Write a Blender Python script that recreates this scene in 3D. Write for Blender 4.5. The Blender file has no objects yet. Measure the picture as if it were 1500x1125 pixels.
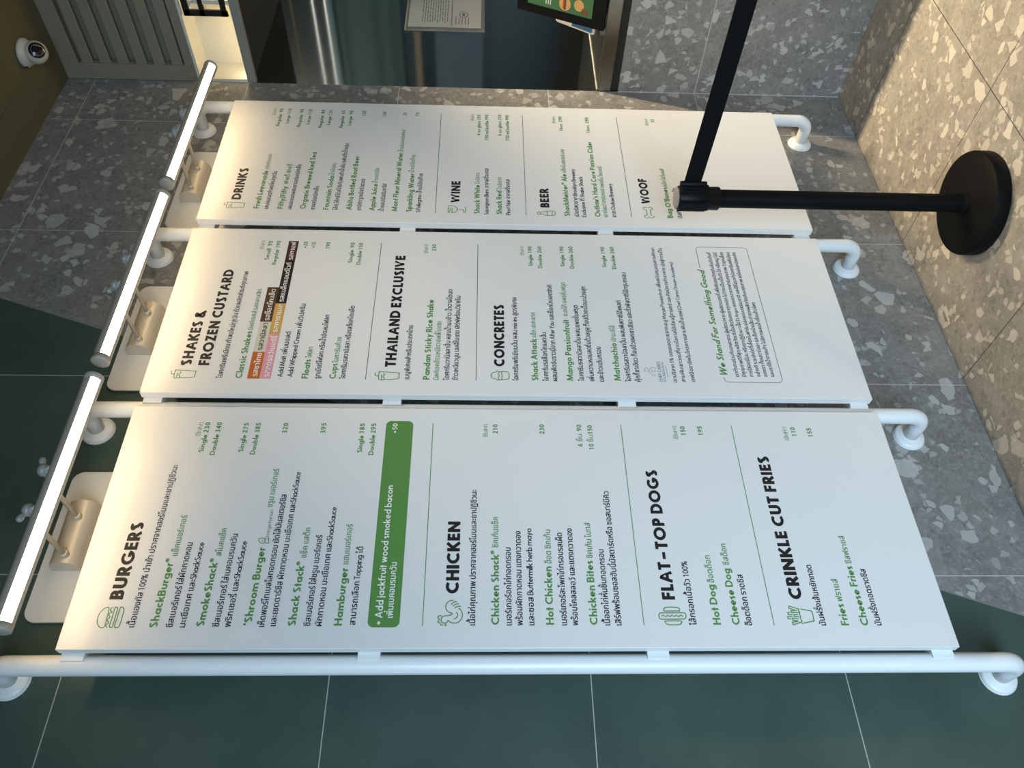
# -*- coding: utf-8 -*-
import bpy, bmesh, math, random
from mathutils import Vector, Matrix

SC = bpy.context.scene
COL = SC.collection
rnd = random.Random(7)
PI = math.pi

# ------------------------------------------------------------------ camera
# The phone was held turned a quarter: the picture's left edge is "up".
CAM_POS = Vector((-0.5758, -1.8802, 1.4650))
YAW, PITCH, ROLL = 0.642296, -0.039507, 0.009824
fwd = Vector((math.sin(YAW) * math.cos(PITCH), math.cos(YAW) * math.cos(PITCH), math.sin(PITCH)))
r0 = Vector((math.cos(YAW), -math.sin(YAW), 0))
u0v = r0.cross(fwd)
rgt = r0 * math.cos(ROLL) + u0v * math.sin(ROLL)
upv = u0v * math.cos(ROLL) - r0 * math.sin(ROLL)
cam_d = bpy.data.cameras.new('camera')
cam_d.sensor_width = 36.0
cam_d.sensor_fit = 'HORIZONTAL'
cam_d.lens = 36.0 * 1169.08 / 1500.0
cam_d.clip_start = 0.02
cam = bpy.data.objects.new('camera', cam_d)
COL.objects.link(cam)
cx, cy, cz = -upv, rgt, -fwd
cam.matrix_world = Matrix(((cx.x, cy.x, cz.x, CAM_POS.x), (cx.y, cy.y, cz.y, CAM_POS.y),
                           (cx.z, cy.z, cz.z, CAM_POS.z), (0, 0, 0, 1)))
SC.camera = cam

# ------------------------------------------------------------------ light and exposure
SC.view_settings.view_transform = 'Standard'
SC.view_settings.look = 'None'
SC.view_settings.exposure = 0.0
SC.view_settings.gamma = 1.0

W = bpy.data.worlds.new('street_daylight')
SC.world = W
W.use_nodes = True
W.node_tree.nodes['Background'].inputs[0].default_value = (0.62, 0.74, 0.92, 1)
W.node_tree.nodes['Background'].inputs[1].default_value = 0.19


def area_light(name, loc, target, sx, sy, power, col, spread=180):
    d = bpy.data.lights.new(name, 'AREA')
    d.shape = 'RECTANGLE'
    d.size, d.size_y = sx, sy
    d.energy = power
    d.color = col
    d.spread = math.radians(spread)
    o = bpy.data.objects.new(name, d)
    COL.objects.link(o)
    o.location = loc
    o.rotation_euler = (Vector(target) - Vector(loc)).to_track_quat('-Z', 'Y').to_euler()
    return o


def spot_light(name, loc, target, power, col, angle, blend, radius):
    d = bpy.data.lights.new(name, 'SPOT')
    d.energy = power
    d.color = col
    d.spot_size = math.radians(angle)
    d.spot_blend = blend
    d.shadow_soft_size = radius
    o = bpy.data.objects.new(name, d)
    COL.objects.link(o)
    o.location = loc
    o.rotation_euler = (Vector(target) - Vector(loc)).to_track_quat('-Z', 'Y').to_euler()
    return o


COOL = (0.58, 0.80, 1.0)
WARM = (1.0, 0.80, 0.52)
# daylight through the shop front, low and to the left behind the camera
area_light('shopfront_daylight', (-2.3, -2.9, 0.95), (0.8, 0.0, 0.22), 2.4, 1.6, 60, COOL, 100)
# recessed ceiling spot above the queue, and the lamp over the pick-up hatch
spot_light('ceiling_downlight', (0.95, -1.13, 3.10), (1.15, -0.95, 0.0), 90, WARM, 95, 0.7, 0.04)
area_light('hatch_downlight', (2.75, -1.10, 2.375), (2.55, -1.10, 0.0), 1.3, 0.05, 60, WARM, 105)
spot_light('kitchen_reflection_fill', (3.4, -2.2, 3.02), (4.2, -0.8, 1.8), 60, (1.0, 0.93, 0.82), 110, 0.5, 0.04)  # added fill for the unseen kitchen wall that the steel mirrors

LAMP_E = 13.0      # wall lamp, front window
LAMP_R = 30.0      # wall lamp, window towards the board
NICHE_E = 17.0


# ------------------------------------------------------------------ materials
def nmat(name):
    m = bpy.data.materials.new(name)
    m.use_nodes = True
    nt = m.node_tree
    return m, nt, nt.nodes, nt.links, nt.nodes['Principled BSDF']


def plain(name, col, rough=0.5, metal=0.0, bump=0.0, bscale=60.0, var=0.0, vscale=6.0, spec=0.5):
    m, nt, N, L, P = nmat(name)
    P.inputs['Base Color'].default_value = (*col, 1)
    P.inputs['Roughness'].default_value = rough
    P.inputs['Metallic'].default_value = metal
    P.inputs['Specular IOR Level'].default_value = spec
    tc = N.new('ShaderNodeTexCoord')
    if var > 0:
        nz = N.new('ShaderNodeTexNoise')
        nz.inputs['Scale'].default_value = vscale
        nz.inputs['Detail'].default_value = 5
        L.new(tc.outputs['Object'], nz.inputs['Vector'])
        mx = N.new('ShaderNodeMix')
        mx.data_type = 'RGBA'
        mx.inputs[6].default_value = (*[c * (1 - var) for c in col], 1)
        mx.inputs[7].default_value = (*[min(1, c * (1 + var)) for c in col], 1)
        L.new(nz.outputs['Fac'], mx.inputs[0])
        L.new(mx.outputs[2], P.inputs['Base Color'])
    if bump > 0:
        nb = N.new('ShaderNodeTexNoise')
        nb.inputs['Scale'].default_value = bscale
        L.new(tc.outputs['Object'], nb.inputs['Vector'])
        b = N.new('ShaderNodeBump')
        b.inputs['Strength'].default_value = bump
        b.inputs['Distance'].default_value = 0.002
        L.new(nb.outputs['Fac'], b.inputs['Height'])
        L.new(b.outputs['Normal'], P.inputs['Normal'])
    return m


def emissive(name, col, strength):
    m, nt, N, L, P = nmat(name)
    P.inputs['Base Color'].default_value = (*col, 1)
    P.inputs['Emission Color'].default_value = (*col, 1)
    P.inputs['Emission Strength'].default_value = strength
    return m


def math_node(N, L, op, a, b=None):
    n = N.new('ShaderNodeMath')
    n.operation = op
    for i, v in enumerate((a, b)):
        if v is None:
            continue
        if isinstance(v, (int, float)):
            n.inputs[i].default_value = v
        else:
            L.new(v, n.inputs[i])
    return n.outputs[0]


def joint_mask(N, L, sep, specs, w):
    """1 on the tile joints: specs = ((axis output, origin, pitch), ...)"""
    out = None
    for ax, o, p in specs:
        a = math_node(N, L, 'SUBTRACT', sep.outputs[ax], o)
        a = math_node(N, L, 'DIVIDE', a, p)
        a = math_node(N, L, 'ADD', a, 0.5)
        a = math_node(N, L, 'FRACT', a)
        a = math_node(N, L, 'SUBTRACT', a, 0.5)
        a = math_node(N, L, 'ABSOLUTE', a)
        a = math_node(N, L, 'LESS_THAN', a, w / p)
        out = a if out is None else math_node(N, L, 'MAXIMUM', out, a)
    return out


def terrazzo(name, specs, jcol, jw, tint=(1, 1, 1), ctint=(1, 1, 1), rough=0.42):
    m, nt, N, L, P = nmat(name)
    tc = N.new('ShaderNodeTexCoord')
    sep = N.new('ShaderNodeSeparateXYZ')
    L.new(tc.outputs['Object'], sep.inputs[0])
    warp = N.new('ShaderNodeTexNoise')
    warp.inputs['Scale'].default_value = 26
    warp.inputs['Detail'].default_value = 3
    L.new(tc.outputs['Object'], warp.inputs['Vector'])
    vs = N.new('ShaderNodeVectorMath')
    vs.operation = 'SCALE'
    vs.inputs['Scale'].default_value = 0.022
    L.new(warp.outputs['Color'], vs.inputs[0])
    va = N.new('ShaderNodeVectorMath')
    va.operation = 'ADD'
    L.new(tc.outputs['Object'], va.inputs[0])
    L.new(vs.outputs[0], va.inputs[1])
    # mottled binder
    n1 = N.new('ShaderNodeTexNoise')
    n1.inputs['Scale'].default_value = 9
    n1.inputs['Detail'].default_value = 8
    n1.inputs['Roughness'].default_value = 0.7
    L.new(tc.outputs['Object'], n1.inputs['Vector'])
    ramp = N.new('ShaderNodeValToRGB')
    ramp.color_ramp.elements[0].position = 0.33
    ramp.color_ramp.elements[0].color = (0.155 * tint[0], 0.148 * tint[1], 0.136 * tint[2], 1)
    ramp.color_ramp.elements[1].position = 0.68
    ramp.color_ramp.elements[1].color = (0.250 * tint[0], 0.240 * tint[1], 0.221 * tint[2], 1)
    L.new(n1.outputs['Fac'], ramp.inputs[0])
    cur = ramp.outputs[0]
    for sc, pick, edge, col, amt in ((170, 0.45, 0.06, (0.30, 0.29, 0.27), 0.42), (80, 0.70, 0.10, (0.33, 0.318, 0.295), 0.5), (60, -0.16, 0.12, (0.125, 0.118, 0.11), 0.5),
                                     (46, 0.88, 0.14, (0.44, 0.424, 0.392), 0.9), (30, 0.895, 0.13, (0.47, 0.453, 0.418), 0.92),
                                     (15, -0.13, 0.17, (0.205, 0.198, 0.185), 0.6), (19, 0.91, 0.14, (0.48, 0.463, 0.427), 0.95)):
        # pick > 0 takes the cells whose random value is above it; pick < 0 those below -pick
        vc = N.new('ShaderNodeTexVoronoi')
        vc.feature = 'F1'
        vc.inputs['Scale'].default_value = sc
        L.new(va.outputs[0], vc.inputs['Vector'])
        ve = N.new('ShaderNodeTexVoronoi')
        ve.feature = 'DISTANCE_TO_EDGE'
        ve.inputs['Scale'].default_value = sc
        L.new(va.outputs[0], ve.inputs['Vector'])
        sp = N.new('ShaderNodeSeparateColor')
        L.new(vc.outputs['Color'], sp.inputs[0])
        a = math_node(N, L, 'GREATER_THAN', sp.outputs[0], pick) if pick > 0 else math_node(N, L, 'LESS_THAN', sp.outputs[0], -pick)
        e = math_node(N, L, 'MULTIPLY', sp.outputs[1], edge)
        e = math_node(N, L, 'ADD', e, 0.03)
        b = math_node(N, L, 'GREATER_THAN', ve.outputs['Distance'], e)
        k = math_node(N, L, 'MULTIPLY', a, b)
        v = math_node(N, L, 'MULTIPLY', sp.outputs[2], 0.4)
        v = math_node(N, L, 'ADD', v, 0.6)
        k = math_node(N, L, 'MULTIPLY', k, v)
        k = math_node(N, L, 'MULTIPLY', k, amt)
        mx = N.new('ShaderNodeMix')
        mx.data_type = 'RGBA'
        L.new(k, mx.inputs[0])
        L.new(cur, mx.inputs[6])
        mx.inputs[7].default_value = (*[c * (ctint[i] if col[0] > 0.25 else tint[i]) for i, c in enumerate(col)], 1)
        cur = mx.outputs[2]
    j = joint_mask(N, L, sep, specs, jw)
    mx = N.new('ShaderNodeMix')
    mx.data_type = 'RGBA'
    L.new(j, mx.inputs[0])
    L.new(cur, mx.inputs[6])
    mx.inputs[7].default_value = (*jcol, 1)
    L.new(mx.outputs[2], P.inputs['Base Color'])
    P.inputs['Roughness'].default_value = rough
    return m


def green_tile(name, specs, jw):
    m, nt, N, L, P = nmat(name)
    tc = N.new('ShaderNodeTexCoord')
    sep = N.new('ShaderNodeSeparateXYZ')
    L.new(tc.outputs['Object'], sep.inputs[0])
    n1 = N.new('ShaderNodeTexNoise')
    n1.inputs['Scale'].default_value = 3.5
    n1.inputs['Detail'].default_value = 7
    n1.inputs['Roughness'].default_value = 0.62
    L.new(tc.outputs['Object'], n1.inputs['Vector'])
    ramp = N.new('ShaderNodeValToRGB')
    ramp.color_ramp.elements[0].position = 0.3
    ramp.color_ramp.elements[0].color = (0.040, 0.068, 0.056, 1)
    ramp.color_ramp.elements[1].position = 0.75
    ramp.color_ramp.elements[1].color = (0.070, 0.105, 0.084, 1)
    L.new(n1.outputs['Fac'], ramp.inputs[0])
    j = joint_mask(N, L, sep, specs, jw)
    mx = N.new('ShaderNodeMix')
    mx.data_type = 'RGBA'
    L.new(j, mx.inputs[0])
    L.new(ramp.outputs[0], mx.inputs[6])
    mx.inputs[7].default_value = (0.42, 0.42, 0.38, 1)
    L.new(mx.outputs[2], P.inputs['Base Color'])
    P.inputs['Roughness'].default_value = 0.5
    P.inputs['Specular IOR Level'].default_value = 0.35
    return m


def brushed_steel(name, col=(0.40, 0.41, 0.40), rough=0.07, strength=0.10, axis_scale=(260, 260, 2.0)):
    m, nt, N, L, P = nmat(name)
    tc = N.new('ShaderNodeTexCoord')
    mp = N.new('ShaderNodeMapping')
    mp.inputs['Scale'].default_value = axis_scale
    L.new(tc.outputs['Object'], mp.inputs['Vector'])
    nz = N.new('ShaderNodeTexNoise')
    nz.inputs['Scale'].default_value = 1.0
    nz.inputs['Detail'].default_value = 4
    L.new(mp.outputs[0], nz.inputs['Vector'])
    b = N.new('ShaderNodeBump')
    b.inputs['Strength'].default_value = strength
    b.inputs['Distance'].default_value = 0.0006
    L.new(nz.outputs['Fac'], b.inputs['Height'])
    L.new(b.outputs['Normal'], P.inputs['Normal'])
    P.inputs['Base Color'].default_value = (*col, 1)
    P.inputs['Metallic'].default_value = 1.0
    P.inputs['Roughness'].default_value = rough
    return m


XJ = ('X', 2.062, 0.6095)
ZJ = ('Z', -0.0015, 0.602)
M = {}
M['wall_terrazzo'] = terrazzo('wall_terrazzo', (XJ, ZJ), (0.52, 0.505, 0.46), 0.0013)
M['side_terrazzo'] = terrazzo('side_terrazzo', (('Y', 0.004, 0.6), ('Z', -0.0015, 0.602)), (0.52, 0.505, 0.46), 0.0013)
M['floor_terrazzo'] = terrazzo('floor_terrazzo', (('X', 2.062, 0.597), ('Y', 0.0, 0.597)), (0.022, 0.018, 0.014), 0.0013,
                               tint=(1.28, 1.23, 1.15), ctint=(1.15, 1.11, 1.04), rough=0.38)
M['green_tile'] = green_tile('green_tile', (('X', 0.236 - 0.6095 * 2, 0.6095), ZJ), 0.0012)
M['ceiling'] = plain('olive_ceiling_paint', (0.115, 0.098, 0.048), 0.75, var=0.06, vscale=3)
M['groove'] = plain('dark_groove', (0.02, 0.018, 0.012), 0.9)
M['board'] = plain('white_board_laminate', (0.72, 0.72, 0.71), 0.36, bump=0.02, bscale=14)
M['pipe'] = plain('white_powder_coat', (0.77, 0.78, 0.77), 0.33, bump=0.03, bscale=30)
M['plate'] = plain('white_plate_paint', (0.70, 0.70, 0.67), 0.42)
M['lamp_metal'] = plain('silver_lamp_metal', (0.46, 0.41, 0.34), 0.42, metal=0.1)
M['lamp_body'] = plain('champagne_lamp_housing', (0.60, 0.55, 0.46), 0.42, metal=0.25)
M['nut'] = plain('grey_wing_nut', (0.36, 0.36, 0.34), 0.45, metal=0.2)
M['diffuser'] = emissive('lamp_diffuser', (1.0, 0.83, 0.55), LAMP_E)
M['board_diffuser'] = emissive('lamp_board_diffuser', (1.0, 0.71, 0.36), LAMP_R)
M['niche_led'] = emissive('niche_led_strip', (1.0, 0.80, 0.46), NICHE_E)
M['black_text'] = plain('black_print', (0.010, 0.009, 0.010), 0.55)
M['green_text'] = plain('green_print', (0.092, 0.245, 0.055), 0.55)
M['grey_line'] = plain('grey_print_line', (0.10, 0.11, 0.09), 0.55)
M['white_text'] = plain('white_print', (0.82, 0.82, 0.80), 0.5)
M['logo_text'] = plain('blue_grey_print', (0.16, 0.18, 0.25), 0.55)
for k, c in (('orange', (0.50, 0.115, 0.012)), ('cream', (0.60, 0.57, 0.48)), ('chocolate', (0.085, 0.035, 0.016)), ('pink', (0.66, 0.30, 0.36)),
             ('caramel', (0.56, 0.33, 0.085)), ('black', (0.008, 0.008, 0.008)), ('coffee', (0.060, 0.016, 0.009))):
    M[k] = plain(k + '_print', c, 0.5)
M['black_plastic'] = plain('black_plastic', (0.006, 0.006, 0.006), 0.40, bump=0.05, bscale=300, spec=0.10)
M['black_paint'] = plain('black_powder_coat', (0.006, 0.006, 0.006), 0.5, spec=0.05)
M['belt'] = plain('black_webbing', (0.005, 0.005, 0.005), 0.9, spec=0.1, bump=0.4, bscale=500)
M['cap_grey'] = plain('grey_cap', (0.22, 0.21, 0.195), 0.5)
M['steel'] = brushed_steel('brushed_steel_sheet')
M['steel_counter'] = brushed_steel('steel_counter', (0.20, 0.20, 0.18), 0.28, 0.2, (2, 200, 200))
M['louver'] = plain('grey_green_louver_paint', (0.27, 0.235, 0.165), 0.55)
M['frame_grey'] = plain('grey_frame_paint', (0.27, 0.26, 0.22), 0.5)
M['niche_white'] = plain('white_niche_paint', (0.72, 0.68, 0.58), 0.6)
M['sign_black'] = plain('black_sign_panel', (0.010, 0.009, 0.008), 0.5)
M['soffit'] = plain('dark_soffit', (0.030, 0.026, 0.018), 0.7)
M['kitchen_dark'] = plain('kitchen_wall_tile', (0.055, 0.075, 0.068), 0.4, var=0.2, vscale=2)
M['paper'] = plain('printed_paper', (0.55, 0.54, 0.52), 0.7)
M['print_grey'] = plain('grey_print', (0.16, 0.16, 0.16), 0.7)
M['cctv_white'] = plain('cctv_white_plastic', (0.62, 0.57, 0.46), 0.35)
M['cctv_glass'] = plain('cctv_black_glass', (0.006, 0.006, 0.006), 0.12)
M['screen_green'] = emissive('screen_green', (0.026, 0.085, 0.032), 0.25)
M['screen_white'] = emissive('screen_white', (0.40, 0.40, 0.36), 0.2)
M['screen_bun'] = emissive('screen_bun', (0.36, 0.20, 0.07), 0.2)
M['screen_meat'] = emissive('screen_meat', (0.10, 0.03, 0.015), 0.35)
M['screen_tomato'] = emissive('screen_tomato', (0.26, 0.04, 0.02), 0.2)
M['terminal_white'] = plain('terminal_white_plastic', (0.70, 0.68, 0.63), 0.35)
M['terminal_blue'] = emissive('terminal_blue_screen', (0.015, 0.085, 0.19), 0.2)
m, nt, N, L, P = nmat('clear_acrylic')
P.inputs['Base Color'].default_value = (0.92, 0.94, 0.93, 1)
P.inputs['Roughness'].default_value = 0.05
P.inputs['Transmission Weight'].default_value = 1.0
P.inputs['IOR'].default_value = 1.08
M['acrylic'] = m


# ------------------------------------------------------------------ mesh helpers
class MB:
    def __init__(self):
        self.v, self.f, self.m, self.s = [], [], [], []

    def add(self, vs, fs, mi=0, smooth=False):
        b = len(self.v)
        self.v += [tuple(p) for p in vs]
        for f in fs:
            self.f.append([b + i for i in f])
            self.m.append(mi)
            self.s.append(smooth)

    def box(self, x0, x1, y0, y1, z0, z1, mi=0):
        self.add([(x0, y0, z0), (x1, y0, z0), (x1, y1, z0), (x0, y1, z0), (x0, y0, z1), (x1, y0, z1), (x1, y1, z1), (x0, y1, z1)],
                 [(0, 3, 2, 1), (4, 5, 6, 7), (0, 1, 5, 4), (1, 2, 6, 5), (2, 3, 7, 6), (3, 0, 4, 7)], mi)

    def tube(self, path, r, n=20, cap=True, mi=0, radii=None):
        pts = [Vector(p) for p in path]
        T = []
        for i in range(len(pts)):
            a = pts[max(0, i - 1)]
            b = pts[min(len(pts) - 1, i + 1)]
            T.append((b - a).normalized())
        ref = Vector((0, 0, 1)) if abs(T[0].z) < 0.9 else Vector((1, 0, 0))
        nrm = (ref - T[0] * ref.dot(T[0])).normalized()
        vs, fs = [], []
        for i, p in enumerate(pts):
            nrm = (nrm - T[i] * nrm.dot(T[i])).normalized()
            bi = T[i].cross(nrm)
            rr = radii[i] if radii else r
            for k in range(n):
                a = 2 * PI * k / n
                vs.append(p + nrm * (rr * math.cos(a)) + bi * (rr * math.sin(a)))
        for i in range(len(pts) - 1):
            for k in range(n):
                k2 = (k + 1) % n
                fs.append((i * n + k, i * n + k2, (i + 1) * n + k2, (i + 1) * n + k))
        self.add(vs, fs, mi, True)
        if cap:
            self.add(vs[:n], [tuple(range(n - 1, -1, -1))], mi)
            self.add(vs[-n:], [tuple(range(n))], mi)

    def lathe(self, prof, origin, axis, n=32, mi=0, flat=False):
        """prof = [(radius, distance along axis)]"""
        ax = Vector(axis).normalized()
        ref = Vector((0, 0, 1)) if abs(ax.z) < 0.9 else Vector((1, 0, 0))
        e1 = (ref - ax * ref.dot(ax)).normalized()
        e2 = ax.cross(e1)
        o = Vector(origin)
        vs, fs = [], []
        for r, d in prof:
            for k in range(n):
                a = 2 * PI * k / n
                vs.append(o + ax * d + e1 * (r * math.cos(a)) + e2 * (r * math.sin(a)))
        for i in range(len(prof) - 1):
            for k in range(n):
                k2 = (k + 1) % n
                fs.append((i * n + k, i * n + k2, (i + 1) * n + k2, (i + 1) * n + k))
        self.add(vs, fs, mi, not flat)

    def prism(self, outline, fn, d0, d1, mi=0):
        """outline of (a, b) points extruded; fn(a, b, d) -> xyz"""
        n = len(outline)
        vs = [fn(a, b, d0) for a, b in outline] + [fn(a, b, d1) for a, b in outline]
        fs = [tuple(range(n - 1, -1, -1)), tuple(range(n, 2 * n))]
        fs += [(i, (i + 1) % n, n + (i + 1) % n, n + i) for i in range(n)]
        self.add(vs, fs, mi)

    def build(self, name, mats, parent=None, bevel=0.0, seg=2, autosmooth=True):
        me = bpy.data.meshes.new(name)
        me.from_pydata(self.v, [], self.f)
        mats = mats if isinstance(mats, (list, tuple)) else [mats]
        for mm in mats:
            me.materials.append(mm)
        me.polygons.foreach_set('material_index', self.m)
        me.polygons.foreach_set('use_smooth', self.s)
        bm = bmesh.new()
        bm.from_mesh(me)
        bmesh.ops.remove_doubles(bm, verts=bm.verts, dist=1e-6)
        bmesh.ops.recalc_face_normals(bm, faces=bm.faces)
        bm.to_mesh(me)
        bm.free()
        me.update()
        o = bpy.data.objects.new(name, me)
        COL.objects.link(o)
        if parent is not None:
            o.parent = parent
            o.matrix_parent_inverse = Matrix.Translation(-parent.location)
        if bevel > 0:
            b = o.modifiers.new('bevel', 'BEVEL')
            b.width = bevel
            b.segments = seg
            b.limit_method = 'ANGLE'
            b.angle_limit = math.radians(40)
            b.harden_normals = False
        return o


def flat_mesh(name, vs, fs, mat, parent):
    me = bpy.data.meshes.new(name)
    me.from_pydata(vs, [], fs)
    me.materials.append(mat)
    me.update()
    o = bpy.data.objects.new(name, me)
    COL.objects.link(o)
    o.parent = parent
    o.matrix_parent_inverse = Matrix.Translation(-parent.location)
    return o


def thing(name, loc, label, cat, group=None):
    o = bpy.data.objects.new(name, None)
    o.empty_display_size = 0.05
    COL.objects.link(o)
    o.location = loc
    o['label'] = label
    o['category'] = cat
    if group:
        o['group'] = group
    return o


def tag(o, label, cat, group=None):
    o['label'] = label
    o['category'] = cat
    if group:
        o['group'] = group
    return o


def structure(o):
    o['kind'] = 'structure'
    return o


def rrect(x0, x1, y0, y1, r, n=6):
    pts = []
    for cx_, cy_, a in ((x1 - r, y0 + r, -90), (x1 - r, y1 - r, 0), (x0 + r, y1 - r, 90), (x0 + r, y0 + r, 180)):
        for k in range(n + 1):
            t = math.radians(a + 90.0 * k / n)
            pts.append((cx_ + r * math.cos(t), cy_ + r * math.sin(t)))
    return pts


# ------------------------------------------------------------------ lettering
def E(cx, cy, rx, ry, a0, a1):
    n = max(3, int(abs(a1 - a0) / 15))
    return [(cx + rx * math.cos(math.radians(a0 + (a1 - a0) * k / n)), cy + ry * math.sin(math.radians(a0 + (a1 - a0) * k / n))) for k in range(n + 1)]


def ribbon(pts, w, closed=False):
    """flat ribbon of width w along a polyline, mitred joints"""
    p = [Vector(q) for q in pts]
    q = [p[0]]
    for a in p[1:]:
        if (a - q[-1]).length > 1e-5:
            q.append(a)
    if closed and (q[0] - q[-1]).length < 1e-4:
        q.pop()
    n = len(q)
    vs, fs = [], []
    h = w / 2
    for i in range(n):
        a = q[i - 1] if (i > 0 or closed) else None
        b = q[(i + 1) % n] if (i < n - 1 or closed) else None
        d0 = (q[i] - a).normalized() if a is not None else None
        d1 = (b - q[i]).normalized() if b is not None else None
        if d0 is None:
            d0 = d1
        if d1 is None:
            d1 = d0
        n0 = Vector((-d0.y, d0.x))
        n1 = Vector((-d1.y, d1.x))
        c = 1 + n0.dot(n1)
        mt = (n0 + n1) / c if c > 0.25 else n0
        if mt.length > 2.2:
            mt = mt.normalized() * 2.2
        vs.append((q[i].x + mt.x * h, q[i].y + mt.y * h))
        vs.append((q[i].x - mt.x * h, q[i].y - mt.y * h))
    for i in range(n if closed else n - 1):
        j = (i + 1) % n
        fs.append((2 * i, 2 * i + 1, 2 * j + 1, 2 * j))
    return vs, fs


def split_sharp(pts, w):
    """cut a stroke where it turns back on itself, so that no ribbon folds over"""
    out, cur = [], [Vector(pts[0])]
    for i in range(1, len(pts)):
        cur.append(Vector(pts[i]))
        if i < len(pts) - 1:
            a = (Vector(pts[i]) - Vector(pts[i - 1]))
            b = (Vector(pts[i + 1]) - Vector(pts[i]))
            if a.length > 1e-6 and b.length > 1e-6 and a.normalized().dot(b.normalized()) < -0.2:
                cur[-1] = cur[-1] + a.normalized() * (w * .3)
                out.append(cur)
                cur = [Vector(pts[i]) - b.normalized() * (w * .3)]
    out.append(cur)
    return [[(p.x, p.y) for p in s] for s in out]


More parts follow.
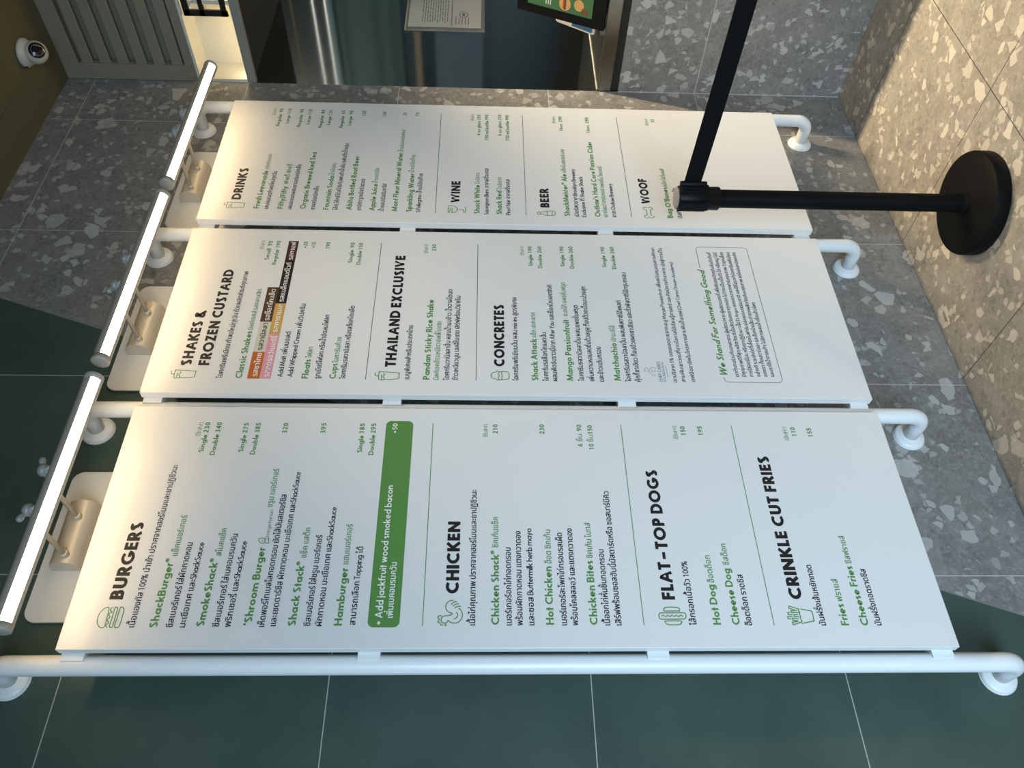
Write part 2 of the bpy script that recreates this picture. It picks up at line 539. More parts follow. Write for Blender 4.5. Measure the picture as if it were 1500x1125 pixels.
def glyph(ch, w, X=0.66):
    """(advance, [polylines]) of one geometric sans letter, cap height 1, stroke w"""
    h = w / 2
    t = 1 - h
    xt = X - h
    F = lambda *a: list(a)
    stem = [(h, 0), (h, 1)]

    def arch(x0, wd, full=True):
        cy_ = X * 0.52
        return E(x0 + wd / 2, cy_, wd / 2 - h, xt - cy_, 180, 0) + [(x0 + wd - h, 0)]
    D = {
        'A': (.80, F([(h * .75, 0), (.40, 1 - h * .5), (.80 - h * .75, 0)], [(.18, .25 + h), (.62, .25 + h)])),
        'B': (.60, F(stem, [(h, t), (.32, t)] + E(.32, (t + .53) / 2, .56 - h - .32, (t - .53) / 2, 90, -90) + [(h, .53)],
                     [(h, .53), (.34, .53)] + E(.34, (h + .53) / 2, .60 - h - .34, (.53 - h) / 2, 90, -90) + [(h, h)])),
        'C': (.78, F(E(.48, .5, .48 - h, .5 - h, 50, 310))),
        'D': (.78, F(stem, [(h, t), (.30, t)] + E(.30, .5, .48 - h, .5 - h, 90, -90) + [(h, h)])),
        'E': (.52, F(stem, [(h, t), (.50, t)], [(h, .52), (.48, .52)], [(h, h), (.52, h)])),
        'F': (.50, F(stem, [(h, t), (.50, t)], [(h, .50), (.47, .50)])),
        'G': (.90, F(E(.48, .5, .48 - h, .5 - h, 46, 360), [(.52, .5 - h * .6), (.94 - h, .5 - h * .6)])),
        'H': (.72, F(stem, [(.72 - h, 0), (.72 - h, 1)], [(h, .53), (.72 - h, .53)])),
        'I': (w, F(stem)),
        'J': (.40, F([(.40 - h, 1), (.40 - h, .22)] + E(.20 - h * .3, .22, .20 - h * .7, .22 - h, 0, -150))),
        'K': (.68, F(stem, [(.60, 1), (h * 1.6, .46)], [(.22, .58), (.64, 0)])),
        'L': (.46, F([(h, 1), (h, h), (.46, h)])),
        'M': (.98, F([(h * .8, 0), (.17, 1 - h * .3), (.49, .12), (.81, 1 - h * .3), (.98 - h * .8, 0)])),
        'N': (.78, F([(h, 0), (h, 1)], [(h, 1 - h * .6), (.78 - h, h * .6)], [(.78 - h, 0), (.78 - h, 1)])),
        'O': (.98, F(E(.49, .5, .49 - h, .5 - h, 0, 360))),
        'P': (.58, F(stem, [(h, t), (.32, t)] + E(.32, (t + .46) / 2, .58 - h - .32, (t - .46) / 2, 90, -90) + [(h, .46)])),
        'Q': (.98, F(E(.49, .5, .49 - h, .5 - h, 0, 360), [(.55, .3), (.92, 0)])),
        'R': (.62, F(stem, [(h, t), (.32, t)] + E(.32, (t + .46) / 2, .58 - h - .32, (t - .46) / 2, 90, -90) + [(h, .46)], [(.27, .46), (.58, 0)])),
        'S': (.56, F(E(.29, .755, .22 - h * .4, .245 - h, 35, 250) + E(.28, .265, .27 - h, .265 - h, 75, -145))),
        'T': (.56, F([(0, t), (.56, t)], [(.28, 0), (.28, t)])),
        'U': (.70, F([(h, 1), (h, .35)] + E(.35, .35, .35 - h, .35 - h, 180, 360) + [(.70 - h, 1)])),
        'V': (.76, F([(h * .75, 1), (.38, h * .5), (.76 - h * .75, 1)])),
        'W': (1.14, F([(h * .75, 1), (.31, h * .5), (.57, .92), (.83, h * .5), (1.14 - h * .75, 1)])),
        'X': (.70, F([(h, 0), (.70 - h, 1)], [(h, 1), (.70 - h, 0)])),
        'Y': (.68, F([(h * .8, 1), (.34, .48), (.68 - h * .8, 1)], [(.34, 0), (.34, .5)])),
        'Z': (.60, F([(.03, t), (.60 - h * 1.4, t), (h * 1.4, h), (.60, h)])),
        'a': (.62, F(E(.31, X / 2, .31 - h, X / 2 - h, 0, 360), [(.62 - h, 0), (.62 - h, X)])),
        'b': (.62, F([(h, 0), (h, 1.04)], E(.31, X / 2, .31 - h, X / 2 - h, 0, 360))),
        'c': (.48, F(E(.31, X / 2, .31 - h, X / 2 - h, 55, 305))),
        'd': (.62, F([(.62 - h, 0), (.62 - h, 1.04)], E(.31, X / 2, .31 - h, X / 2 - h, 0, 360))),
        'e': (.60, F([(h, X * .5), (.60 - h, X * .5)] + E(.30, X / 2, .30 - h, X / 2 - h, 0, 312))),
        'f': (.34, F([(.36, 1.02 - h)] + E(.28, .82, .14, .20 - h, 90, 180) + [(.14, 0)], [(0, xt), (.33, xt)])),
        'g': (.62, F(E(.31, X / 2, .31 - h, X / 2 - h, 0, 360), [(.62 - h, X), (.62 - h, -.08)] + E(.31, -.08, .31 - h, .22 - h, 0, -150))),
        'h': (.56, F([(h, 0), (h, 1.04)], arch(0, .56))),
        'i': (w, F([(h, 0), (h, X)], [(h, X + .14), (h, X + .14 + w)])),
        'j': (w, F([(h, X), (h, -.24)], [(h, X + .14), (h, X + .14 + w)])),
        'k': (.54, F([(h, 0), (h, 1.04)], [(.48, X), (h * 1.4, X * .45)], [(.19, X * .58), (.51, 0)])),
        'l': (w, F([(h, 0), (h, 1.04)])),
        'm': (.90, F([(h, 0), (h, X)], arch(0, .50 - 0 * w), arch(.50 - w, .40 + w))),
        'n': (.56, F([(h, 0), (h, X)], arch(0, .56))),
        'o': (.62, F(E(.31, X / 2, .31 - h, X / 2 - h, 0, 360))),
        'p': (.62, F([(h, -.28), (h, X)], E(.31, X / 2, .31 - h, X / 2 - h, 0, 360))),
        'q': (.62, F([(.62 - h, -.28), (.62 - h, X)], E(.31, X / 2, .31 - h, X / 2 - h, 0, 360))),
        'r': (.34, F([(h, 0), (h, X)], E(.29, X * .52, .29 - h, xt - X * .52, 180, 75))),
        's': (.40, F(E(.21, X * .755, .17 - h * .4, X * .245 - h * .9, 35, 250) + E(.20, X * .265, .19 - h, X * .265 - h * .9, 75, -145))),
        't': (.32, F([(.16, 0), (.16, .90)], [(0, xt), (.32, xt)])),
        'u': (.56, F([(h, X), (h, .28)] + E(.28, .28, .28 - h, .28 - h, 180, 360) + [(.56 - h, X)])),
        'v': (.54, F([(h * .75, X), (.27, h * .5), (.54 - h * .75, X)])),
        'w': (.80, F([(h * .75, X), (.22, h * .5), (.40, X - h), (.58, h * .5), (.80 - h * .75, X)])),
        'x': (.52, F([(h, 0), (.52 - h, X)], [(h, X), (.52 - h, 0)])),
        'y': (.54, F([(h * .75, X), (.28, h * .6)], [(.54 - h * .75, X), (.14, -.28)])),
        'z': (.46, F([(.02, xt), (.46 - h * 1.3, xt), (h * 1.3, h), (.46, h)])),
        '0': (.58, F(E(.29, .5, .29 - h, .5 - h, 0, 360))),
        '1': (.58, F([(.12, .80), (.30, t), (.30, 0)])),
        '2': (.58, F(E(.28, .71, .25 - h, .29 - h, 165, -30) + [(h * 1.4, h), (.56, h)])),
        '3': (.58, F(E(.27, .75, .22 - h, .25 - h, 155, -85) + E(.27, .28, .28 - h, .28 - h, 85, -150))),
        '4': (.58, F([(.42, 0), (.42, 1 - h * .6), (.03 + h, .25 + h), (.58, .25 + h)])),
        '5': (.58, F([(.52, t), (.20, t), (.14, .56)] + E(.26, .33, .30 - h, .33 - h, 112, -145))),
        '6': (.58, F(E(.29, .31, .29 - h, .31 - h, 0, 360), [(.09, .45), (.40, 1)])),
        '7': (.58, F([(.03, t), (.55 - h, t), (.18, 0)])),
        '8': (.58, F(E(.29, .755, .21 - h * .6, .245 - h, 0, 360), E(.29, .27, .29 - h, .27 - h, 0, 360))),
        '9': (.58, F(E(.29, .69, .29 - h, .31 - h, 0, 360), [(.49, .55), (.18, 0)])),
        '&': (.74, F([(.70, 0), (.20, .66)] + E(.29, .80, .16 - h * .3, .20 - h, 210, -40) + [(.14, .42)] + E(.27, .25, .27 - h, .25 - h, 140, 270) + E(.30, .30, .32 - h, .30 - h, 270, 350))),
        '(': (.26, F(E(.34, .42, .34 - h, .62, 122, 238))),
        ')': (.26, F(E(-.08, .42, .34 - h, .62, 58, -58))),
        '/': (.40, F([(h, -.1), (.40 - h, 1.05)])),
        '+': (.52, F([(.02, .42), (.50, .42)], [(.26, .18), (.26, .66)])),
        '–': (.74, F([(.12, .40), (.62, .40)])),
        '-': (.30, F([(.02, .32), (.28, .32)])),
        '.': (w, F([(h, 0), (h, w)])),
        ',': (w, F([(h, -.12), (h, w)])),
        '·': (w * 1.2, F([(h, .36), (h, .36 + w * 1.2)])),
        "'": (w, F([(h * .8, .70), (h * 1.2, 1.02)])),
        '%': (.86, F(E(.20, .77, .20 - h, .23 - h, 0, 360), E(.66, .23, .20 - h, .23 - h, 0, 360), [(.22, 0), (.64, 1)])),
    }
    if ch == '®':
        h2 = .022
        return .40, [E(.20, .84, .19, .19, 0, 360), [(.14, .74), (.14, .94), (.22, .94)] + E(.22, .89, .05, .05, 90, -90) + [(.14, .84)], [(.20, .84), (.27, .74)]]
    return D.get(ch, (.4, []))


_TH = {}
TONES = '\u0e48\u0e49\u0e4a\u0e4b\u0e4c'
UPPER = '\u0e31\u0e34\u0e35\u0e36\u0e37\u0e47'
LOWER = '\u0e38\u0e39\u0e3a'


def _txt_mesh(s):
    c = bpy.data.curves.new('t', 'FONT')
    c.body = s
    c.size = 1.0
    c.resolution_u = 3
    o = bpy.data.objects.new('t', c)
    COL.objects.link(o)
    dg = bpy.context.evaluated_depsgraph_get()
    dg.update()
    me = bpy.data.meshes.new_from_object(o.evaluated_get(dg))
    vs = [(v.co.x, v.co.y) for v in me.vertices]
    fs = [tuple(p.vertices) for p in me.polygons]
    bpy.data.objects.remove(o)
    bpy.data.curves.remove(c)
    bpy.data.meshes.remove(me)
    return vs, fs


def thai(ch):
    if ch not in _TH:
        if '_k' not in _TH:
            v, f = _txt_mesh('\u0e01')
            _TH['_k'] = (min(p[0] for p in v), max(p[1] for p in v))
        v, f = _txt_mesh(ch)
        if ch in TONES + UPPER + LOWER:
            adv = 0.0
        else:
            v2, _ = _txt_mesh(ch + '\u0e01')
            base = max(p[0] for p in v2)
            v3, _ = _txt_mesh('\u0e01')
            adv = base - max(p[0] for p in v3)
        _TH[ch] = (v, f, adv)
    return _TH[ch]


# style: (cap height, stroke, thai consonant height, x-height)
STY = {'h': (29.5, .235, 12, .66), 'i': (17.4, .185, 11, .66), 'd': (13.6, .105, 10.9, .64), 'g': (13.6, .10, 10.9, .64), 'p': (12.6, .175, 10, .64),
       'b': (12.0, .09, 10, .64), 'v': (9.5, .10, 8, .64), 'wi': (16.2, .15, 11, .66), 'wd': (13, .12, 11.2, .64), 'kd': (13, .12, 11.2, .64),
       'wp': (12.6, .15, 10, .64), 's': (10.6, .095, 8.4, .62), 'lg': (9.5, .13, 8, .64), 'ls': (6.2, .12, 6, .64), 'sc': (20, .175, 10, .56)}


def set_line(text, style, u0, u1):
    """lay one line out between u0 and u1 (mm); returns verts (u, dv) and faces"""
    cap, w, th, X = STY[style]
    thai('\u0e01')
    tk = th / _TH['_k'][1]
    x = 0.0
    V, Fc = [], []
    prev_up = False
    tall = False
    for i, ch in enumerate(text):
        if ch == ' ':
            x += cap * .26
            prev_up = False
            continue
        if '\u0e00' <= ch <= '\u0e7f':
            v, f, adv = thai(ch)
            dy = dx = 0.0
            if ch in TONES:
                if prev_up or (i + 1 < len(text) and text[i + 1] == '\u0e33'):
                    dy = 0.17
            if ch in TONES + UPPER and tall:
                dx = -0.09
            b = len(V)
            V += [(x + (p[0] + dx) * tk, (p[1] + dy) * tk, .012 * (i % 2)) for p in v]
            Fc += [tuple(b + k for k in q) for q in f]
            x += adv * tk
            if ch in UPPER:
                prev_up = True
            elif ch not in TONES + LOWER:
                prev_up = False
                tall = ch in '\u0e1b\u0e1d\u0e1f'
        else:
            adv, strokes = glyph(ch, w, X)
            sw = w * (.45 if ch == '®' else 1)
            if style not in ('h',):
                strokes = [q for s in strokes for q in split_sharp(s, sw)]
            for si, s in enumerate(strokes):
                cl = len(s) > 8 and abs(s[0][0] - s[-1][0]) < 1e-4 and abs(s[0][1] - s[-1][1]) < 1e-4
                vs, fs = ribbon(s, sw, cl)
                b = len(V)
                V += [(x + p[0] * cap, p[1] * cap, .012 * si) for p in vs]
                Fc += [tuple(b + k for k in q) for q in fs]
            gap = .085 if style not in ('h',) else .10
            x += (adv + gap) * cap
            prev_up = False
    if not V:
        return V, Fc
    a = min(p[0] for p in V)
    z = max(p[0] for p in V)
    k = (u1 - u0) / (z - a)
    sh = 0.30 if style == 'sc' else 0.0
    V = [(u0 + (p[0] - a) * k + sh * p[1], p[1], p[2]) for p in V]
    e = {'g': .15, 'd': .28, 'kd': .3, 'wd': .28, 's': .16}.get(style, 0)
    if e:                                                       # a touch bolder: the same shapes shifted a hair each way
        n = len(V)
        base_v, base_f = V, Fc
        V, Fc = [], []
        for q, (dx, dy) in enumerate(((e, e * .6), (-e, e * .6), (e, -e * .6), (-e, -e * .6))):
            V += [(p[0] + dx, p[1] + dy, p[2] + .05 * q) for p in base_v]
            Fc += [tuple(q * n + i for i in fc) for fc in base_f]
    return V, Fc


# ------------------------------------------------------------------ the room
XR = 2.33          # right-hand wall plane
ZC = 3.116         # ceiling height
XL, YF = -2.4, -3.9
ZT, ZB = ZC, 0.0


def diag_x(z):
    return 0.089 + 0.3575 * z


b = MB()
b.box(XL, 4.3, YF, 0.12, -0.12, 0.0)
structure(b.build('floor', M['floor_terrazzo']))

b = MB()
b.box(XL, XR + 0.14, YF, 0.12, ZC, ZC + 0.1)
structure(b.build('ceiling', M['ceiling']))

# back wall: terrazzo tile to the right of a slanting joint, dark green tile to the left
b = MB()
o_t = [(diag_x(0), 0.0), (XR, 0.0), (XR, ZC), (diag_x(ZC), ZC)]
o_g = [(XL, 0.0), (diag_x(0), 0.0), (diag_x(ZC), ZC), (XL, ZC)]
b.prism(o_t, lambda a, c, d: (a, d, c), 0.0, 0.12, 0)
b.prism(o_g, lambda a, c, d: (a, d, c), 0.0, 0.12, 1)
structure(b.build('wall_back', [M['wall_terrazzo'], M['green_tile']]))
b = MB()
b.prism([(diag_x(0) - .0018, 0), (diag_x(0) + .0006, 0), (diag_x(ZC) + .0006, ZC), (diag_x(ZC) - .0018, ZC)], lambda a, c, d: (a, d, c), -0.0012, 0.004)
structure(b.build('trim_1', plain('pale_edge_strip', (0.22, 0.22, 0.20), 0.5)))

# right wall below the pick-up hatch
b = MB()
b.box(XR, XR + 0.12, YF, 0.0, 0.0, 0.915)
structure(b.build('wall_right', M['side_terrazzo']))
b = MB()
b.box(XR + 0.012, XR + 0.12, YF, 0.0, 0.915, 0.945)
structure(b.build('trim_2', M['groove']))
b = MB()
b.box(XR - 0.0025, XR, -0.0025, 0.0, 0.0, 0.915)
structure(b.build('trim_14', plain('pale_corner_sealant', (0.46, 0.46, 0.43), 0.5)))
# header over the hatch: grey strip, lit niche, louvered panel
b = MB()
b.box(XR, XR + 0.022, YF, 0.0, 2.376, 2.410)
structure(b.build('trim_3', M['frame_grey'], bevel=0.002))
b = MB()
b.box(XR + 0.022, 3.0, YF, 0.0, 2.388, 2.400)
structure(b.build('trim_4', M['soffit']))
# niche shell
b = MB()
n0, n1, nz0, nz1 = XR + 0.002, XR + 0.122, 2.410, 2.594
b.box(n1, n1 + 0.01, YF, 0.0, nz0, nz1 + 0.01)                 # back
b.box(n0, n1, YF, 0.0, nz1, nz1 + 0.01)                        # top
b.box(n0 + 0.02, n1, YF, 0.0, nz0 - 0.010, nz0)                # bottom
b.box(n0, n1, -0.012, 0.0, nz0, nz1)                           # end
structure(b.build('trim_5', M['niche_white']))
b = MB()
b.box(XR + 0.024, XR + 0.036, -3.6, -0.014, nz0 + 0.0005, nz0 + 0.006)
led = b.build('led_strip', M['niche_led'])
tag(led, 'glowing warm strip light along the bottom edge of the lit niche', 'strip light')

# louvered panel above the niche
lp = thing('louver_panel', (XR, -1.2, 2.604), 'grey louvered panel of horizontal slats under the ceiling by the security camera', 'louver')
b = MB()
b.box(XR, XR + 0.03, YF, 0.0, 2.604, 2.640)
b.box(XR, XR + 0.03, YF, 0.0, 3.052, ZC)
b.box(XR + 0.001, XR + 0.03, -0.066, 0.0, 2.640, 3.052)
b.build('frame', M['louver'], lp, bevel=0.002)
b = MB()
b.box(XR + 0.055, XR + 0.06, YF, 0.0, 2.61, 3.11)
b.build('back_panel', M['louver'], lp)
for k in range(6):
    z0 = 2.640 + k * 0.0693
    b = MB()
    prof = [(XR + 0.004, z0 + 0.012), (XR + 0.010, z0 + 0.008), (XR + 0.050, z0 + 0.056), (XR + 0.046, z0 + 0.061), (XR + 0.004, z0 + 0.050)]
    b.prism(prof, lambda a, c, d: (a, d, c), YF, -0.066)
    b.build('slat', M['louver'], lp, bevel=0.0015)

# black sign in the niche (only its near end shows)
sg = thing('framed_sign', (XR + 0.012, -0.27, 2.427), 'black framed sign with square openings standing in the lit niche', 'sign')
b = MB()
y0, y1, z0, z1 = -0.80, -0.269, 2.424, 2.586
bar = 0.022
b.box(XR + .006, XR + .016, y0, y1, z0, z0 + bar)
b.box(XR + .006, XR + .016, y0, y1, z1 - bar, z1)
b.box(XR + .006, XR + .016, y0, y1, 2.508, 2.508 + bar * .8)
b.box(XR + .006, XR + .016, y1 - bar, y1, z0, z1)
b.box(XR + .006, XR + .016, y0, y0 + bar, z0, z1)
b.build('black_frame', M['sign_black'], sg)
b = MB()
b.prism([(-.325, 2.540), (-.300, 2.562), (-.325, 2.562)], lambda a, c, d: (d, a, c), XR + .008, XR + .012)
b.box(XR + .008, XR + 0.110, -.330, -.315, 2.412, 2.545)
b.build('stand', M['niche_white'], sg)

# kitchen side: steel backsplash, counter, far wall
b = MB()
b.box(XR, 4.2, 0.0, 0.02, 0.9, 3.1)
structure(b.build('wall_backsplash', M['steel']))
b = MB()
b.box(4.2, 4.3, YF, 0.12, 0.0, 3.1)
b.box(3.0, 4.3, YF, 0.12, 3.1, 3.15)
b.box(2.98, 3.0, YF, 0.0, 2.40, 3.15)
structure(b.build('wall_kitchen', M['kitchen_dark']))
for k, (z0, z1, dx, mt) in enumerate(((1.47, 1.77, 0.03, plain('reflection_band_blue_grey', (0.17, 0.23, 0.255), 0.5)), (1.86, 1.90, 0.05, plain('reflection_band_brown', (0.42, 0.33, 0.20), 0.5)),  # unseen colour bands, added only for the steel backsplash to reflect
                                      (1.98, 2.36, 0.02, plain('reflection_band_green', (0.10, 0.17, 0.14), 0.5)), (2.39, 2.43, 0.02, plain('reflection_band_teal', (0.22, 0.36, 0.36), 0.5)),
                                      (2.372, 2.377, 0.30, emissive('reflection_glow_strip', (1.0, 0.95, 0.85), 2.2)), (2.442, 2.447, 0.30, emissive('reflection_glow_strip', (1.0, 0.95, 0.85), 2.2)),  # added glowing strips, out of view, that streak the steel's reflection
                                      (2.565, 2.573, 0.30, plain('reflection_band_brown', (0.45, 0.33, 0.17), 0.5)), (0.72, 0.98, 0.04, plain('reflection_band_dark', (0.045, 0.042, 0.035), 0.5)))):
    b = MB()
    b.box(4.2 - dx, 4.2 if dx < 0.2 else 4.21 - dx, -3.0, 0.0, z0, z1)
    structure(b.build('trim_%d' % (6 + k), mt))
ct = thing('service_counter', (XR, -0.8, 0.945), 'brushed steel pick-up counter on top of the terrazzo wall', 'counter')
b = MB()
b.box(XR - 0.001, 2.95, YF, -0.001, 0.946, 1.0)
b.build('countertop', M['steel_counter'], ct, bevel=0.003)
b = MB()
b.box(XR + 0.01, 2.95, -0.005, -0.0015, 1.0, 1.003)
b.build('joint_bead', plain('pale_sealant', (0.55, 0.53, 0.47), 0.5), ct)

# unseen header added behind the camera to keep daylight off the upper walls
b = MB()
b.box(XL, XR, YF - 0.1, YF, 2.35, ZC)
structure(b.build('header_daylight_block', M['ceiling']))

# ceiling access panel
ap = thing('access_panel', (1.70, -0.40, ZC), 'square access panel in the olive ceiling with dark joint', 'ceiling panel')
b = MB()
b.box(1.475, 1.925, -0.624, -0.174, ZC - 0.0016, ZC - 0.0002)
b.build('joint', M['groove'], ap)
b = MB()
b.box(1.478, 1.922, -0.621, -0.177, ZC - 0.0030, ZC - 0.0004)
b.build('panel', M['ceiling'], ap)

# security camera
cc = thing('security_camera', (2.115, -0.236, ZC), 'white dome security camera with round black lens on the olive ceiling', 'camera')
b = MB()
b.lathe([(0.0, 0.0), (0.046, 0.0), (0.050, 0.004), (0.050, 0.012), (0.046, 0.018), (0.041, 0.026), (0.034, 0.034), (0.0, 0.034)], (2.115, -0.236, ZC), (0, 0, -1), 40)
b.build('base', M['cctv_white'], cc)
ld = Vector((-0.55, -0.62, -0.56)).normalized()
bc = Vector((2.110, -0.242, ZC - 0.050))
b = MB()
b.lathe([(0.040 * math.sin(math.radians(a)), -0.040 * math.cos(math.radians(a))) for a in range(0, 145, 8)] + [(0.0285, 0.0285), (0.0280, 0.0290), (0.0, 0.0290)], bc, ld, 36)
ball = b.build('housing', M['cctv_white'], cc)
b = MB()
b.lathe([(0.0, 0.0292), (0.0265, 0.0292), (0.0265, 0.0312), (0.024, 0.0335), (0.0, 0.0345)], bc, ld, 36)
gl = b.build('lens_window', M['cctv_glass'], cc)
e1 = Vector((0, 0, 1)).cross(ld).normalized()
e2 = ld.cross(e1)
b = MB()
for k in range(22):
    a = 2 * PI * k / 22
    p = bc + ld * 0.0333 + (e1 * math.cos(a) + e2 * math.sin(a)) * 0.0190
    b.lathe([(0.0, 0.0005), (0.0011, 0.0004), (0.0011, 0.0)], p, ld, 8)
b.build('infrared_ring', M['plate'], cc)
b = MB()
b.lathe([(0.0, 0.0005), (0.008, 0.0004), (0.008, -0.004)], Vector((2.115, -0.236, ZC - 0.008)) + Vector((-0.72, 0.69, 0)) * 0.0498, (-0.72, 0.69, 0), 16)
b.build('cable_port', M['cctv_glass'], cc)

# ------------------------------------------------------------------ pipe rails
PX = (-0.0180, 0.6540, 1.3280, 2.005)
PY = -0.1055
PR = 0.0218
ZB_, ZT_ = 0.238, 2.514
BR = 0.042
RL = ('white pipe rail left of the board headed BURGERS, on green tile', 'white pipe rail between the boards headed BURGERS and SHAKES',
      'white pipe rail between the boards headed SHAKES and DRINKS', 'white pipe rail at the right edge of the board headed DRINKS')
for i, x in enumerate(PX):
    t = thing('pipe_rail', (x, 0, ZB_), RL[i], 'rail', 'white pipe rails carrying the menu boards')
    path = [(x, -0.006, ZB_)]
    for k in range(13):
        a = PI / 2 * k / 12
        path.append((x, PY + BR - BR * math.sin(a), ZB_ + BR - BR * math.cos(a)))
    for z in (0.6, 1.0, 1.4, 1.8, 2.2):
        path.append((x, PY, z))
    for k in range(13):
        a = PI / 2 * k / 12
        path.append((x, PY + BR - BR * math.cos(a), ZT_ - BR + BR * math.sin(a)))
    path.append((x, -0.006, ZT_))
    b = MB()
    b.tube(path, PR, 28)
    b.build('pipe', M['pipe'], t)
    for z in (ZB_, ZT_):
        b = MB()
        b.lathe([(0.0, 0.0), (0.0445, 0.0), (0.0445, 0.003), (0.0425, 0.004), (0.0425, 0.0055), (0.0415, 0.010), (0.037, 0.013), (0.026, 0.0145), (0.0225, 0.017), (0.0, 0.017)],
                (x, 0.0, z), (0, -1, 0), 40)
        b.build('wall_flange', M['pipe'], t)

